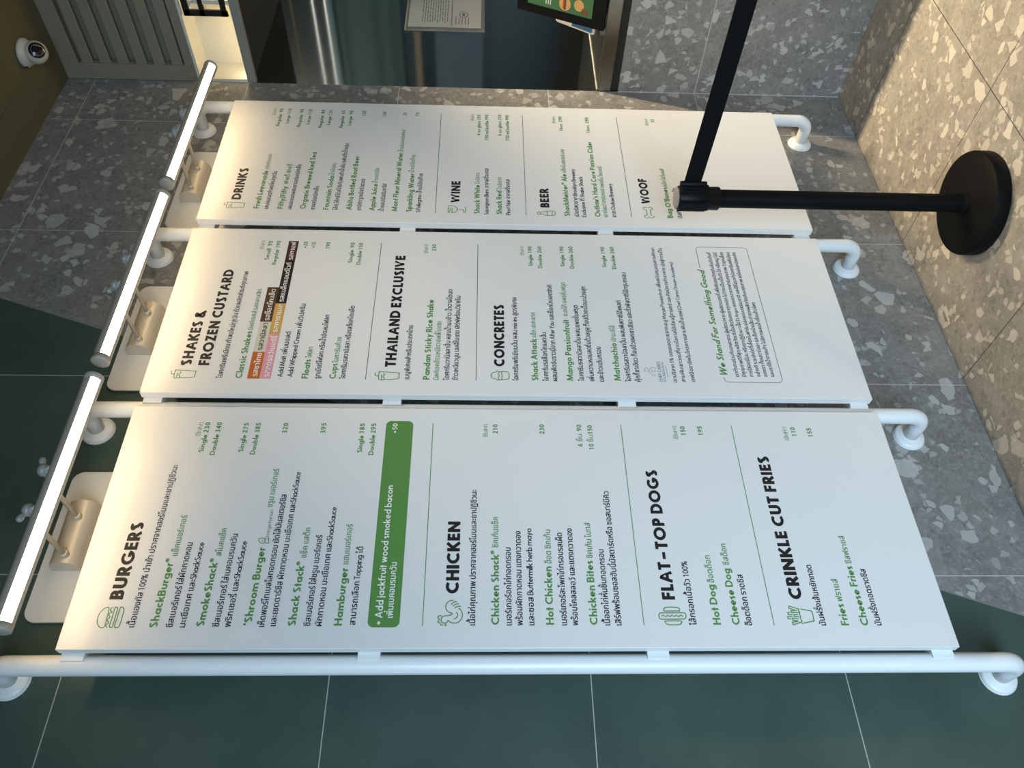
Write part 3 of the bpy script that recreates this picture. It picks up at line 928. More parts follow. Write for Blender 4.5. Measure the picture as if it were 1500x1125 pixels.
# ------------------------------------------------------------------ menu boards
BX = (0.0, 0.6754, 1.3476)
BW, BH, BZ = 0.632, 1.9618, 0.3982
BYF, BYB = -0.1548, -0.1318
TXT = (
(0,0,'h',110.7,298.3,1850.7,"BURGERS"),
(0,0,'d',48.0,455.9,1809.5,"เนื้อแองกัส 100% นำเข้า ปราศจากฮอร์โมนและยาปฏิชีวนะ"),
(0,0,'i',47.9,208.5,1760.7,"ShackBurger®"),
(0,0,'g',214.5,317.6,1756.2,"แช็คเบอร์เกอร์"),
(0,0,'d',47.8,247.8,1728.1,"ชีสเบอร์เกอร์ ใส่ผักกาดหอม"),
(0,0,'d',47.8,247.8,1701.6,"มะเขือเทศ และShackSauce"),
(0,0,'i',50.3,208.6,1661.2,"SmokeShack®"),
(0,0,'g',214.6,283.8,1657.1,"สโมคแช็ค"),
(0,0,'d',48.7,269.6,1629.1,"ชีสเบอร์เกอร์ ใส่เบคอนรมควัน"),
(0,0,'d',48.6,251.1,1604.4,"พริกเชอรี่ และShackSauce"),
(0,0,'i',51.7,235.9,1559.9,"'Shroom Burger"),
(0,0,'v',265.4,333.2,1556.7,"vegetarian"),
(0,0,'g',339.6,445.7,1561.6,"ชรูม เบอร์เกอร์"),
(0,0,'d',48.5,374.6,1532.0,"เห็ดพอร์โทเบลโลทอดกรอบ ยัดไส้มันสเตอร์ชีส"),
(0,0,'d',50.0,437.1,1507.4,"และเชดดาร์ชีส ผักกาดหอม มะเขือเทศ และShackSauce"),
(0,0,'i',51.0,201.1,1464.5,"Shack Stack®"),
(0,0,'g',210.7,285.6,1463.1,"แช็ค แสต็ค"),
(0,0,'d',49.8,267.0,1433.1,"ชีสเบอร์เกอร์ ใส่ชรูม เบอร์เกอร์"),
(0,0,'d',49.8,340.3,1408.3,"ผักกาดหอม มะเขือเทศ และShackSauce"),
(0,0,'i',50.8,185.2,1364.5,"Hamburger"),
(0,0,'g',194.1,295.4,1365.7,"แฮมเบอร์เกอร์"),
(0,0,'d',52.3,238.2,1335.5,"สามารถเลือก Topping ได้"),
(0,9,'wi',52.2,400.8,1277.9,"+ Add jackfruit wood smoked bacon"),
(0,9,'wd',68.5,199.0,1255.0,"เพิ่มเบคอนรมควัน"),
(0,9,'wp',553.5,583.5,1279.4,"+50"),
(0,0,'b',540.3,582.5,1775.2,"(Baht)"),
(0,0,'p',492.8,582.7,1756.8,"Single 230"),
(0,0,'p',484.5,583.0,1727.5,"Double 340"),
(0,0,'p',494.3,581.4,1659.1,"Single 275"),
(0,0,'p',486.7,581.7,1628.6,"Double 385"),
(0,0,'p',551.0,582.3,1559.1,"320"),
(0,0,'p',551.9,583.2,1462.3,"395"),
(0,0,'p',494.4,582.7,1363.5,"Single 185"),
(0,0,'p',487.4,582.9,1334.3,"Double 295"),
(0,1,'h',124.1,303.1,1111.2,"CHICKEN"),
(0,1,'d',50.8,389.2,1073.4,"เนื้อไก่คุณภาพ ปราศจากฮอร์โมนและยาปฏิชีวนะ"),
(0,1,'i',52.2,228.9,1020.4,"Chicken Shack®"),
(0,1,'g',236.1,315.0,1021.7,"ชิคเก้นแช็ค"),
(0,1,'d',50.7,236.2,992.6,"เบอร์เกอร์อกไก่ทอดกรอบ"),
(0,1,'d',50.6,278.4,968.5,"พร้อมผักกาดหอม แตงกวาดอง"),
(0,1,'d',50.6,285.3,942.7,"และซอส Buttermilk herb mayo"),
(0,1,'i',51.9,189.3,899.1,"Hot Chicken"),
(0,1,'g',196.3,282.5,898.2,"ฮ็อต ชิคเก้น"),
(0,1,'d',50.4,274.1,870.4,"เบอร์เกอร์สะโพกไก่กรอบรสเผ็ด"),
(0,1,'d',50.3,285.6,845.7,"พร้อมโคลสลอว์ และแตงกวาดอง"),
(0,1,'i',51.7,203.5,801.9,"Chicken Bites"),
(0,1,'g',210.1,301.3,801.3,"ชิคเก้น ไบทส์"),
(0,1,'d',50.2,232.1,774.3,"เนื้ออกไก่หั่นชิ้นทอดกรอบ"),
(0,1,'d',50.1,386.6,749.1,"เสิร์ฟพร้อมซอสฮันนี่มัสตาร์ดหรือ ซอสบาร์บีคิว"),
(0,1,'b',544.3,582.8,1047.5,"(Baht)"),
(0,1,'p',554.6,583.1,1021.2,"210"),
(0,1,'p',554.3,584.2,900.4,"230"),
(0,1,'p',516.5,583.8,803.1,"6 ชิ้น  90"),
(0,1,'p',508.1,582.7,775.1,"10 ชิ้น150"),
(0,2,'h',109.3,447.8,621.1,"FLAT–TOP DOGS"),
(0,2,'d',49.8,202.1,581.3,"ไส้กรอกเนื้อวัว 100%"),
(0,2,'i',51.1,144.7,526.0,"Hot Dog"),
(0,2,'g',150.0,217.0,524.7,"ฮ็อตด็อก"),
(0,2,'i',51.1,184.3,483.0,"Cheese Dog"),
(0,2,'g',192.9,246.7,482.2,"ชีสด็อก"),
(0,2,'d',49.5,169.7,456.1,"ฮ็อตด็อก ราดชีส"),
(0,2,'b',541.8,582.7,552.8,"(Baht)"),
(0,2,'p',553.5,581.5,531.0,"150"),
(0,2,'p',553.9,581.9,485.6,"195"),
(0,3,'h',110.1,490.5,327.6,"CRINKLE CUT FRIES"),
(0,3,'d',49.1,193.1,288.8,"มันฝรั่งเส้นหยักทอด"),
(0,3,'i',49.0,98.7,236.4,"Fries"),
(0,3,'g',104.9,159.1,236.0,"ฟรายส์"),
(0,3,'i',48.9,190.5,191.2,"Cheese Fries"),
(0,3,'g',197.0,268.4,190.2,"ชีสฟรายส์"),
(0,3,'d',48.9,183.4,162.3,"มันฝรั่งทอดราดชีส"),
(0,3,'b',540.9,581.9,261.2,"(Baht)"),
(0,3,'p',553.3,580.8,238.4,"110"),
(0,3,'p',551.6,579.1,195.1,"155"),
(1,0,'h',91.6,291.4,1847.3,"SHAKES &"),
(1,0,'h',92.3,453.4,1799.9,"FROZEN CUSTARD"),
(1,0,'d',49.6,447.3,1757.2,"ไอศกรีมพรีเมียม ทำสดใหม่ทุกวัน ด้วยผลิตภัณฑ์คุณภาพ"),
(1,0,'i',50.2,214.3,1705.4,"Classic Shakes"),
(1,0,'g',220.5,375.1,1706.0,"มิลค์เชคส์ รสคลาสสิก"),
(1,9,'wd',56.4,136.6,1665.7,"รสชาไทย"),
(1,9,'kd',147.5,245.1,1667.6,"รสวานิลลา"),
(1,9,'wd',256.0,376.6,1666.4,"รสช็อกโกแล็ต"),
(1,9,'wd',55.7,198.6,1634.5,"รสสตรอว์เบอร์รี่"),
(1,9,'wd',212.3,315.5,1636.9,"รสคาราเมล"),
(1,9,'wd',328.1,487.0,1637.3,"รสแบล็คแอนด์ไวท์"),
(1,9,'wd',499.2,575.2,1636.3,"รสกาแฟ"),
(1,0,'d',48.7,216.0,1598.5,"· Add Malt เพิ่มมอลต์"),
(1,0,'d',49.1,320.7,1572.1,"· Add Whipped Cream เพิ่มวิปครีม"),
(1,0,'i',50.7,116.5,1529.8,"Floats"),
(1,0,'g',122.5,160.4,1530.2,"โฟลท"),
(1,0,'d',51.1,279.4,1499.0,"รูทเบียร์โฟลท หรือน้ำอัดลมโฟลท"),
(1,0,'i',51.7,102.8,1456.1,"Cups"),
(1,0,'g',105.7,196.5,1455.6,"ไอศกรีมถ้วย"),
(1,0,'d',50.8,315.4,1431.1,"ไอศกรีมรสวานิลลา หรือรสช็อกโกแล็ต"),
(1,0,'b',541.7,580.4,1730.6,"(Baht)"),
(1,0,'p',496.2,578.7,1707.4,"Small  95"),
(1,0,'p',476.6,579.3,1682.9,"Regular 190"),
(1,0,'p',549.9,578.3,1600.3,"+20"),
(1,0,'p',552.0,576.6,1576.1,"+15"),
(1,0,'p',549.3,577.7,1532.1,"190"),
(1,0,'p',489.6,577.2,1457.5,"Single  90"),
(1,0,'p',482.2,576.4,1432.1,"Double 150"),
(1,1,'h',93.7,523.3,1298.5,"THAILAND EXCLUSIVE"),
(1,1,'d',52.2,243.6,1259.5,"เมนูพิเศษสำหรับประเทศไทย"),
(1,1,'i',51.2,343.7,1205.1,"Pandan Sticky Rice Shake"),
(1,1,'g',50.4,259.8,1180.2,"มิลค์เชคข้าวเหนียวเจลลี่ใบเตย"),
(1,1,'d',50.8,385.3,1152.3,"ไอศกรีมวานิลลาปั่น ผสมน้ำนมข้าว น้ำตาลโตนด"),
(1,1,'d',51.1,360.1,1128.0,"ข้าวเหนียวมูน เจลลี่ใบเตย เสิร์ฟพร้อมวิปครีม"),
(1,1,'b',535.6,576.6,1232.6,"(Baht)"),
(1,1,'p',546.2,575.8,1207.4,"230"),
(1,2,'h',99.5,326.9,1000.8,"CONCRETES"),
(1,2,'d',50.3,358.1,964.1,"ไอศกรีมพรีเมียมปั่น ผสม mix-ins สูตรพิเศษ"),
(1,2,'i',52.1,200.0,910.0,"Shack Attack"),
(1,2,'g',204.8,299.0,911.0,"แช็ค แอทแทค"),
(1,2,'d',50.2,223.5,882.2,"ไอศกรีมรสช็อกโกแลตปั่น"),
(1,2,'d',50.6,411.3,858.0,"ผสมฟัดจ์บราวนี่จาก After You และช็อกโกแลตชังค์"),
(1,2,'i',52.2,272.3,814.3,"Mango Passionfruit"),
(1,2,'g',286.8,420.9,817.2,"แมงโก้ แพชชั่นฟรุต"),
(1,2,'d',51.5,328.9,785.3,"ไอศกรีมรสวานิลลาปั่น ผสมแพชชั่นฟรุต"),
(1,2,'d',51.9,405.3,757.3,"เพิ่มความหอมสดชื่นด้วยยูสุ ท็อปด้วยเนื้อมะม่วงสุก"),
(1,2,'d',50.5,173.4,730.6,"และข้าวแต๋นกรอบ"),
(1,2,'i',53.9,187.3,684.2,"Matchachio"),
(1,2,'g',193.3,252.7,684.4,"มัทฉะชิโอ้"),
(1,2,'d',51.4,350.9,656.3,"ไอศกรีมรสวานิลลาปั่น ผสมพิสตาชิโอ้เพสท์"),
(1,2,'d',51.8,466.0,630.1,"คุ้กกี้ชาเขียว ท็อปด้วยผงชาเขียว และถั่วพิสตาชิโอ้กรุบกรอบ"),
(1,2,'b',534.5,574.2,937.3,"(Baht)"),
(1,2,'p',487.7,573.4,912.2,"Single 190"),
(1,2,'p',480.0,574.1,882.6,"Double 260"),
(1,2,'p',488.5,575.7,813.6,"Single 190"),
(1,2,'p',480.0,576.4,785.5,"Double 260"),
(1,2,'p',487.8,576.6,685.9,"Single 190"),
(1,2,'p',480.7,577.3,656.7,"Double 260"),
(1,3,'lg',51.4,122.7,568.7,"CHEF CARES"),
(1,3,'ls',51.5,121.1,559.2,"FOUNDATION"),
(1,3,'s',50.2,576.6,529.5,"เราบริจาค 5% ของยอดขายจากเมนู Mango Passionfruit เพื่อสนับสนุนทุนการศึกษา"),
(1,3,'s',51.6,575.7,506.3,"สานฝันเยาวชนที่ขาดโอกาสได้เรียนรู้ศาสตร์ และศิลป์การทำอาหาร มุ่งสู่การเป็น"),
(1,3,'s',51.9,515.0,479.8,"เชฟมืออาชีพในโครงการสานฝันปั้นเชฟ (Chef Cares Dream Academy)"),
(1,4,'sc',73.0,479.8,386.2,"We Stand For Something Good"),
(1,4,'s',72.3,559.7,354.3,"เราทำงานร่วมกับเกษตรกร ผู้ผลิตอาหาร ผู้ผลิตเบเกอรี่ เพื่อคัดสรรวัตถุดิบอันดับต้นที่"),
(1,4,'s',72.6,560.1,334.8,"มีคุณภาพดีที่สุด ผลิตภัณฑ์เนื้อสัตว์ของเราทุกชนิด ไม่ว่าจะเป็นเนื้อวัว ไก่ หรือหมู ไม่มี"),
(1,4,'s',72.8,562.0,314.5,"การใส่ฮอร์โมน หรือยาปฏิชีวนะ เนื้อวัว Angus ของเรามาจากฟาร์มคุณภาพ วัวถูกเลี้ยง"),
(1,4,'s',73.1,562.5,294.3,"อย่างดี รวมถึงไก่ที่เลี้ยงในฟาร์มปล่อยแบบธรรมชาติ และใช้ไข่มาทำไอศกรีมพรีเมียม"),
(1,4,'s',73.3,561.5,274.9,"ของเรา ทั้งรสวานิลลา และช็อกโกแล็ต ทำจากผลิตภัณฑ์นมคุณภาพ สดใหม่และปลอดภัย"),
(1,4,'s',73.6,350.5,255.4,"และเราใช้น้ำตาลแท้ๆ ไม่มีการผสมน้ำเชื่อมข้าวโพด"),
(2,0,'h',95.0,251.6,1841.3,"DRINKS"),
(2,0,'i',53.8,241.7,1776.0,"Fresh Lemonade"),
(2,0,'g',249.7,327.4,1778.2,"เลมอนเนด"),
(2,0,'d',53.1,238.6,1747.3,"เลมอนเนดทำสดใหม่ทุกวัน"),
(2,0,'i',54.3,163.0,1701.1,"Fifty/Fifty"),
(2,0,'g',175.4,278.8,1702.7,"ฟิฟตี้ ฟิฟตี้"),
(2,0,'d',53.0,277.3,1673.2,"เลมอนเนดผสมชาออร์แกนิกเย็น"),
(2,0,'i',55.6,343.2,1630.2,"Organic Brewed Iced Tea"),
(2,0,'d',52.7,168.3,1600.5,"ชาออร์แกนิกเย็น"),
(2,0,'i',54.0,219.0,1557.2,"Fountain Soda"),
(2,0,'g',224.6,287.7,1559.0,"น้ำอัดลม"),
(2,0,'d',53.3,393.5,1528.0,"โค้ก โค้กซีโร่ สไปรท์ แฟนต้าน้ำส้ม แฟนต้าน้ำองุ่น"),
(2,0,'i',54.5,326.4,1484.2,"Abita Bottled Root Beer"),
(2,0,'d',53.8,208.0,1454.5,"อาบิตา รูทเบียร์ (ขวด)"),
(2,0,'i',52.8,184.1,1410.8,"Apple Juice"),
(2,0,'g',189.5,265.5,1412.9,"น้ำแอปเปิล"),
(2,0,'d',52.1,186.6,1381.6,"น้ำแอปเปิลอินทรีย์"),
(2,0,'i',52.5,350.6,1339.2,"Mont Fleur Mineral Water"),
(2,0,'g',356.5,478.1,1339.1,"น้ำแร่มองต์เฟลอ"),
(2,0,'i',50.9,240.9,1293.1,"Sparkling Water"),
(2,0,'g',247.3,339.5,1296.2,"น้ำแร่อัดก๊าซ"),
(2,0,'d',49.4,241.8,1265.6,"S.Pellegrino น้ำแร่อัดก๊าซ"),
(2,0,'b',547.5,588.0,1802.6,"(Baht)"),
(2,0,'p',485.0,587.1,1779.4,"Regular  90"),
(2,0,'p',501.4,588.2,1750.1,"Large 110"),
(2,0,'p',482.4,587.2,1706.5,"Regular  90"),
(2,0,'p',497.8,586.5,1677.1,"Large 110"),
(2,0,'p',480.7,585.5,1632.1,"Regular  80"),
(2,0,'p',497.8,584.7,1604.6,"Large 120"),
(2,0,'p',481.6,584.6,1559.7,"Regular  65"),
(2,0,'p',497.8,584.8,1531.7,"Large  90"),
(2,0,'p',555.1,584.6,1485.8,"120"),
(2,0,'p',553.2,582.8,1412.9,"130"),
(2,0,'p',562.5,581.0,1340.0,"25"),
(2,0,'p',561.4,582.8,1295.8,"75"),
(2,1,'h',99.4,206.5,1139.7,"WINE"),
(2,1,'i',48.5,189.6,1075.2,"Shack White"),
(2,1,'g',194.5,251.5,1076.7,"ไวน์ขาว"),
(2,1,'d',44.7,275.5,1046.8,"Sauvignon Blanc จากฝรั่งเศส"),
(2,1,'i',47.2,162.1,1003.6,"Shack Red"),
(2,1,'g',167.6,230.4,1003.7,"ไวน์แดง"),
(2,1,'d',44.6,220.6,976.3,"Pinot Noir จากฝรั่งเศส"),
(2,1,'b',541.1,580.2,1100.2,"(Baht)"),
(2,1,'p',456.9,578.7,1076.1,"6 oz glass 250"),
(2,1,'p',430.0,579.8,1047.4,"750 ml bottle 990"),
(2,1,'p',457.2,581.6,1001.5,"6 oz glass 250"),
(2,1,'p',429.4,580.2,974.4,"750 ml bottle 990"),
(2,2,'h',84.2,179.1,848.7,"BEER"),
(2,2,'i',44.6,255.0,784.4,"ShackMeister® Ale"),
(2,2,'g',262.2,387.8,785.4,"แช็คไมสเตอร์ เอล"),
(2,2,'d',42.1,281.2,755.0,"เบียร์สดจาก Brooklyn Brewery"),
(2,2,'d',41.5,242.4,731.4,"Exclusive ที่ Shake Shack"),
(2,2,'i',43.9,433.6,685.4,"Outlaw's Hard Core Passion Cider"),
(2,2,'g',43.3,298.8,662.0,"เอาท์ลอว์ ฮาร์ดคอร์ แพชชั่น ไซเดอร์"),
(2,2,'d',42.1,208.6,634.0,"จาก Outlaw Brewery"),
(2,2,'b',535.9,576.7,807.6,"(Baht)"),
(2,2,'p',491.1,579.3,783.1,"16oz  290"),
(2,2,'p',484.3,575.6,687.0,"16oz  290"),
(2,3,'h',112.0,237.8,514.5,"WOOF"),
(2,3,'i',43.9,195.7,449.3,"Bag O'Bones"),
(2,3,'g',199.6,292.9,449.2,"แบ็ก โอ'โบนส์"),
(2,3,'d',44.7,191.9,419.4,"บิสกิตสำหรับสุนัข"),
(2,3,'b',536.3,576.2,471.1,"(Baht)"),
(2,3,'p',555.6,574.3,447.4,"35"),
)
ICN = (
('burger_icon',0,0,[[(92.7,1876.5),(90.5,1883.7),(82.9,1889.8),(73.1,1892.2),(62.3,1891.6),(53.7,1887.6),(47.8,1880.8),(47.3,1875.5),(50.5,1872.8),(60.1,1872.4),(75.2,1873.1),(88.3,1873.7),(92.7,1876.5)],[(47.5,1866.8),(52.1,1870.2),(55.8,1868.7),(59.0,1865.9),(63.9,1870.9),(67.6,1869.4),(70.9,1866.7),(75.8,1870.7),(79.6,1869.1),(81.7,1865.6),(86.7,1870.1),(91.0,1869.2),(93.2,1866.5)],[(92.7,1861.3),(86.1,1862.1),(68.7,1861.9),(52.6,1862.6),(48.3,1860.4),(47.8,1856.6),(52.6,1855.4),(68.7,1855.7),(86.1,1855.3),(91.6,1856.3),(93.2,1859.4),(92.7,1861.3)],[(92.7,1849.8),(86.1,1850.6),(67.6,1851.3),(52.6,1851.8),(48.3,1850.1),(47.2,1845.7),(49.3,1842.1),(56.8,1841.1),(75.2,1840.9),(88.3,1841.8),(92.1,1844.4),(93.4,1847.9),(92.7,1849.8)]]),
('rooster_icon',0,1,[[(107.9,1122.3),(107.9,1127.5),(105.3,1133.2),(99.5,1137.8),(91.9,1139.2),(85.2,1136.6),(80.2,1130.8),(78.5,1125.1),(77.0,1124.2),(74.4,1127.4),(72.8,1135.3),(71.5,1143.3),(68.7,1146.8),(64.5,1148.7),(60.4,1147.7),(56.7,1144.4),(55.9,1139.6),(57.5,1135.6),(61.6,1133.0),(57.9,1127.7),(55.9,1121.2),(56.7,1114.0),(60.4,1107.7),(66.9,1103.0),(75.2,1101.6),(82.7,1103.8),(87.7,1107.5),(90.2,1110.4)],[(98.2,1127.3),(102.0,1124.1),(104.5,1120.1),(104.9,1114.4)],[(94.0,1123.1),(97.7,1119.1),(99.4,1115.1),(100.1,1110.3)],[(90.2,1119.3),(93.1,1115.0),(94.4,1110.9),(93.5,1105.7)],[(65.3,1121.1),(66.5,1116.7),(70.2,1113.2),(74.4,1112.1),(78.1,1113.4),(81.4,1115.6)],[(72.0,1147.4),(72.8,1151.4),(71.1,1155.0),(67.8,1155.2),(65.4,1152.7),(62.1,1153.4),(59.6,1155.5),(57.2,1154.4),(56.8,1150.4),(53.1,1149.5),(51.0,1146.6),(53.1,1144.3)],[(55.1,1138.0),(53.1,1137.1),(50.2,1137.8),(51.8,1141.0)]]),
('hot_dog_icon',0,2,[[(90.8,645.4),(91.9,631.5),(90.5,618.6),(87.6,614.8),(83.4,615.8),(82.7,619.0),(82.8,647.8),(84.9,650.6),(88.4,649.5),(90.8,645.4)],[(78.2,658.0),(78.2,633.3),(78.5,607.2),(75.7,602.8),(71.5,602.1),(66.6,604.1),(64.2,609.3),(63.9,633.9),(64.0,658.5),(66.7,662.2),(71.6,663.3),(75.8,661.8),(78.2,658.0)],[(70.2,658.4),(73.0,653.2),(69.8,648.2),(73.0,643.0),(69.8,638.6),(73.0,633.4),(69.8,628.7),(72.9,623.8),(69.8,619.1),(72.9,614.2),(69.4,608.5)],[(59.5,647.5),(59.7,616.1),(55.6,614.6),(52.8,617.1),(51.1,624.8),(51.2,641.1),(52.9,647.7),(57.0,650.5),(59.5,647.5)]]),
('fries_icon',0,3,[[(86.6,338.6),(82.3,314.2),(78.7,313.3),(59.1,313.9),(53.7,342.2),(57.1,344.5)],[(88.0,342.1),(83.0,343.9),(78.8,341.8),(74.6,343.8),(69.7,341.9),(65.5,343.9),(59.9,341.4),(57.1,342.7)],[(86.6,342.4),(93.7,363.1),(88.7,364.9),(83.0,347.4)],[(83.7,351.4),(82.3,361.5),(78.1,360.7),(79.1,343.4)],[(79.2,363.6),(78.8,369.2),(73.9,369.3),(73.9,359.9)],[(73.9,347.5),(73.5,356.9),(69.0,356.9),(69.0,345.1)],[(69.3,361.0),(69.0,372.1),(64.1,371.5),(64.5,364.9)],[(64.4,348.3),(65.5,362.2),(61.0,362.6),(59.9,350.7)],[(59.2,349.5),(55.8,364.4),(50.2,363.3),(56.8,343.9)]]),
('shake_cup_icon',1,0,[[(75.5,1881.3),(72.4,1833.6),(68.8,1830.3),(60.5,1830.3),(52.2,1832.8),(48.9,1869.4),(47.9,1882.0),(55.2,1884.1),(66.2,1884.9),(72.7,1883.5),(75.5,1881.3)],[(73.0,1894.4),(62.4,1893.7),(61.1,1884.4)],[(66.3,1876.6),(49.8,1876.7)],[(70.0,1872.8),(66.4,1868.4),(59.0,1872.4),(53.5,1868.3),(48.9,1869.7)]]),
('shake_cup_icon',1,1,[[(76.5,1338.8),(73.4,1291.1),(69.8,1287.8),(61.5,1287.8),(53.2,1290.3),(49.9,1326.9),(48.9,1339.5),(56.2,1341.6),(67.2,1342.4),(73.7,1341.0),(76.5,1338.8)],[(74.0,1351.9),(63.4,1351.2),(62.1,1341.9)],[(67.3,1334.1),(50.8,1334.2)],[(71.0,1330.3),(67.4,1325.9),(60.0,1329.9),(54.5,1325.8),(49.9,1327.2)]]),
('drink_cup_icon',2,0,[[(81.5,1875.8),(78.4,1828.1),(74.8,1824.8),(66.5,1824.8),(58.2,1827.3),(54.9,1863.9),(53.9,1876.5),(61.2,1878.6),(72.2,1879.4),(78.7,1878.0),(81.5,1875.8)],[(79.0,1888.9),(68.4,1888.2),(67.1,1878.9)],[(72.3,1871.1),(55.8,1871.2)],[(76.0,1867.3),(72.4,1862.9),(65.0,1866.9),(59.5,1862.8),(54.9,1864.2)]]),
('ice_cream_icon',1,2,[[(80.9,1015.8),(83.8,1019.1),(82.1,1022.5),(79.1,1024.5),(78.2,1031.8),(74.0,1036.4),(67.3,1038.4),(61.5,1036.4),(57.4,1032.5),(56.6,1027.2),(54.2,1023.3),(51.4,1019.7),(53.5,1016.0)],[(80.9,1015.2),(73.3,1019.2),(67.6,1015.3),(60.9,1019.3),(53.5,1015.4)],[(81.8,1009.9),(67.7,1008.3),(52.7,1009.4)],[(80.9,1015.8),(81.5,1005.9),(79.5,992.6),(73.7,989.4),(63.8,989.5),(55.8,992.3),(53.2,1009.4),(53.5,1016.0)]]),
('leaf_icon',0,0,[[(251.1,1577.1),(256.6,1578.9),(259.4,1574.3),(258.5,1568.3),(253.9,1564.2),(248.4,1563.3),(245.6,1566.1),(246.5,1572.1),(251.1,1577.1)],[(245.6,1554.9),(253.9,1555.8),(260.4,1556.9),(264.1,1560.0),(261.3,1563.8),(255.7,1564.1),(248.4,1563.3),(245.6,1554.9)],[(253.0,1572.4),(249.3,1566.8)],[(254.8,1561.8),(259.0,1559.2)]]),
('wine_glass_icon',2,1,[[(50.4,1172.9),(54.6,1176.0),(66.8,1176.6),(77.3,1176.4),(82.7,1173.9),(84.2,1167.5),(83.1,1159.3),(78.9,1152.7),(72.0,1148.4),(65.9,1147.1),(58.0,1149.2),(52.6,1153.7),(50.3,1159.5),(50.2,1165.3)],[(50.4,1172.9),(60.0,1170.3),(74.0,1170.1)],[(75.0,1165.5),(72.4,1164.8),(67.7,1162.3),(61.9,1165.1),(55.0,1162.0),(50.6,1164.8)],[(66.3,1146.5),(66.0,1126.6),(61.2,1127.1),(52.5,1125.2),(50.9,1122.2),(56.2,1120.3),(73.6,1120.3),(80.6,1122.2)]]),
('beer_bottle_icon',2,2,[[(62.2,884.5),(59.6,880.5),(55.3,880.1),(50.9,882.0),(49.5,885.0),(52.5,888.4),(57.7,888.8),(61.7,886.9),(62.2,884.5)],[(62.7,879.2),(62.1,871.6),(65.8,863.2),(67.1,848.4),(66.5,836.6),(61.8,832.1),(55.8,830.9),(48.7,832.7),(46.0,837.6),(46.5,852.2),(45.8,862.8),(49.9,868.5),(52.4,873.1),(51.8,879.6)],[(66.4,857.2),(46.3,856.9)],[(66.4,840.7),(46.8,841.3)]]),
('bone_icon',2,3,[[(81.3,531.6),(82.0,536.3),(85.5,540.1),(89.0,541.5),(94.4,538.5),(95.5,533.0),(92.4,529.1),(92.2,523.2),(95.4,519.8),(95.1,515.0),(88.9,511.6),(83.5,514.0),(81.6,519.6),(71.9,520.2),(57.0,519.6),(55.3,514.5)],[(81.3,531.6),(75.1,533.0),(62.8,532.0),(55.7,534.0),(54.7,538.3),(49.4,541.6),(44.2,539.0),(41.7,534.5),(45.8,529.3),(46.4,524.5),(42.5,520.2),(44.0,515.3),(49.3,511.6),(49.4,506.9)]]),
('foundation_logo',1,3,[[(98.6,581.8),(101.7,589.8),(98.4,597.9),(90.9,603.0),(81.4,600.7),(73.1,593.3),(76.4,585.4)],[(87.7,601.7),(88.7,608.3),(87.5,616.0),(96.1,613.3),(100.4,607.8),(94.0,605.1)],[(92.0,597.8),(84.7,594.5),(85.8,587.6),(92.2,583.4)],[(93.1,593.4),(91.0,593.3)],[(106.4,554.1),(67.3,552.5)]]),
)
BL = ('white menu board headed BURGERS, the largest and nearest of the three', 'white menu board headed SHAKES & FROZEN CUSTARD with coloured flavour blocks',
      'white menu board headed DRINKS, behind the black queue post')
INK = {'h': 'black_text', 'd': 'black_text', 's': 'black_text', 'kd': 'black_text', 'i': 'green_text', 'g': 'green_text', 'v': 'green_text', 'sc': 'green_text',
       'p': 'green_text', 'b': 'green_text', 'wi': 'white_text', 'wd': 'white_text', 'wp': 'white_text', 'lg': 'logo_text', 'ls': 'logo_text'}
PNAME = {'h': 'heading_lettering', 'd': 'description_lettering', 's': 'small_print', 'kd': 'flavour_lettering', 'i': 'item_lettering', 'g': 'item_lettering',
         'v': 'item_lettering', 'sc': 'slogan_lettering', 'p': 'price_lettering', 'b': 'price_lettering', 'wi': 'banner_lettering', 'wd': 'banner_lettering',
         'wp': 'banner_lettering', 'lg': 'logo_lettering', 'ls': 'logo_lettering'}
DIV = ((1188.6, 699.0, 406.5), (1376.0, 1078.8), (1217.2, 925.3, 584.0))
TABZ = (2.331, 1.701, 1.068, 0.428)
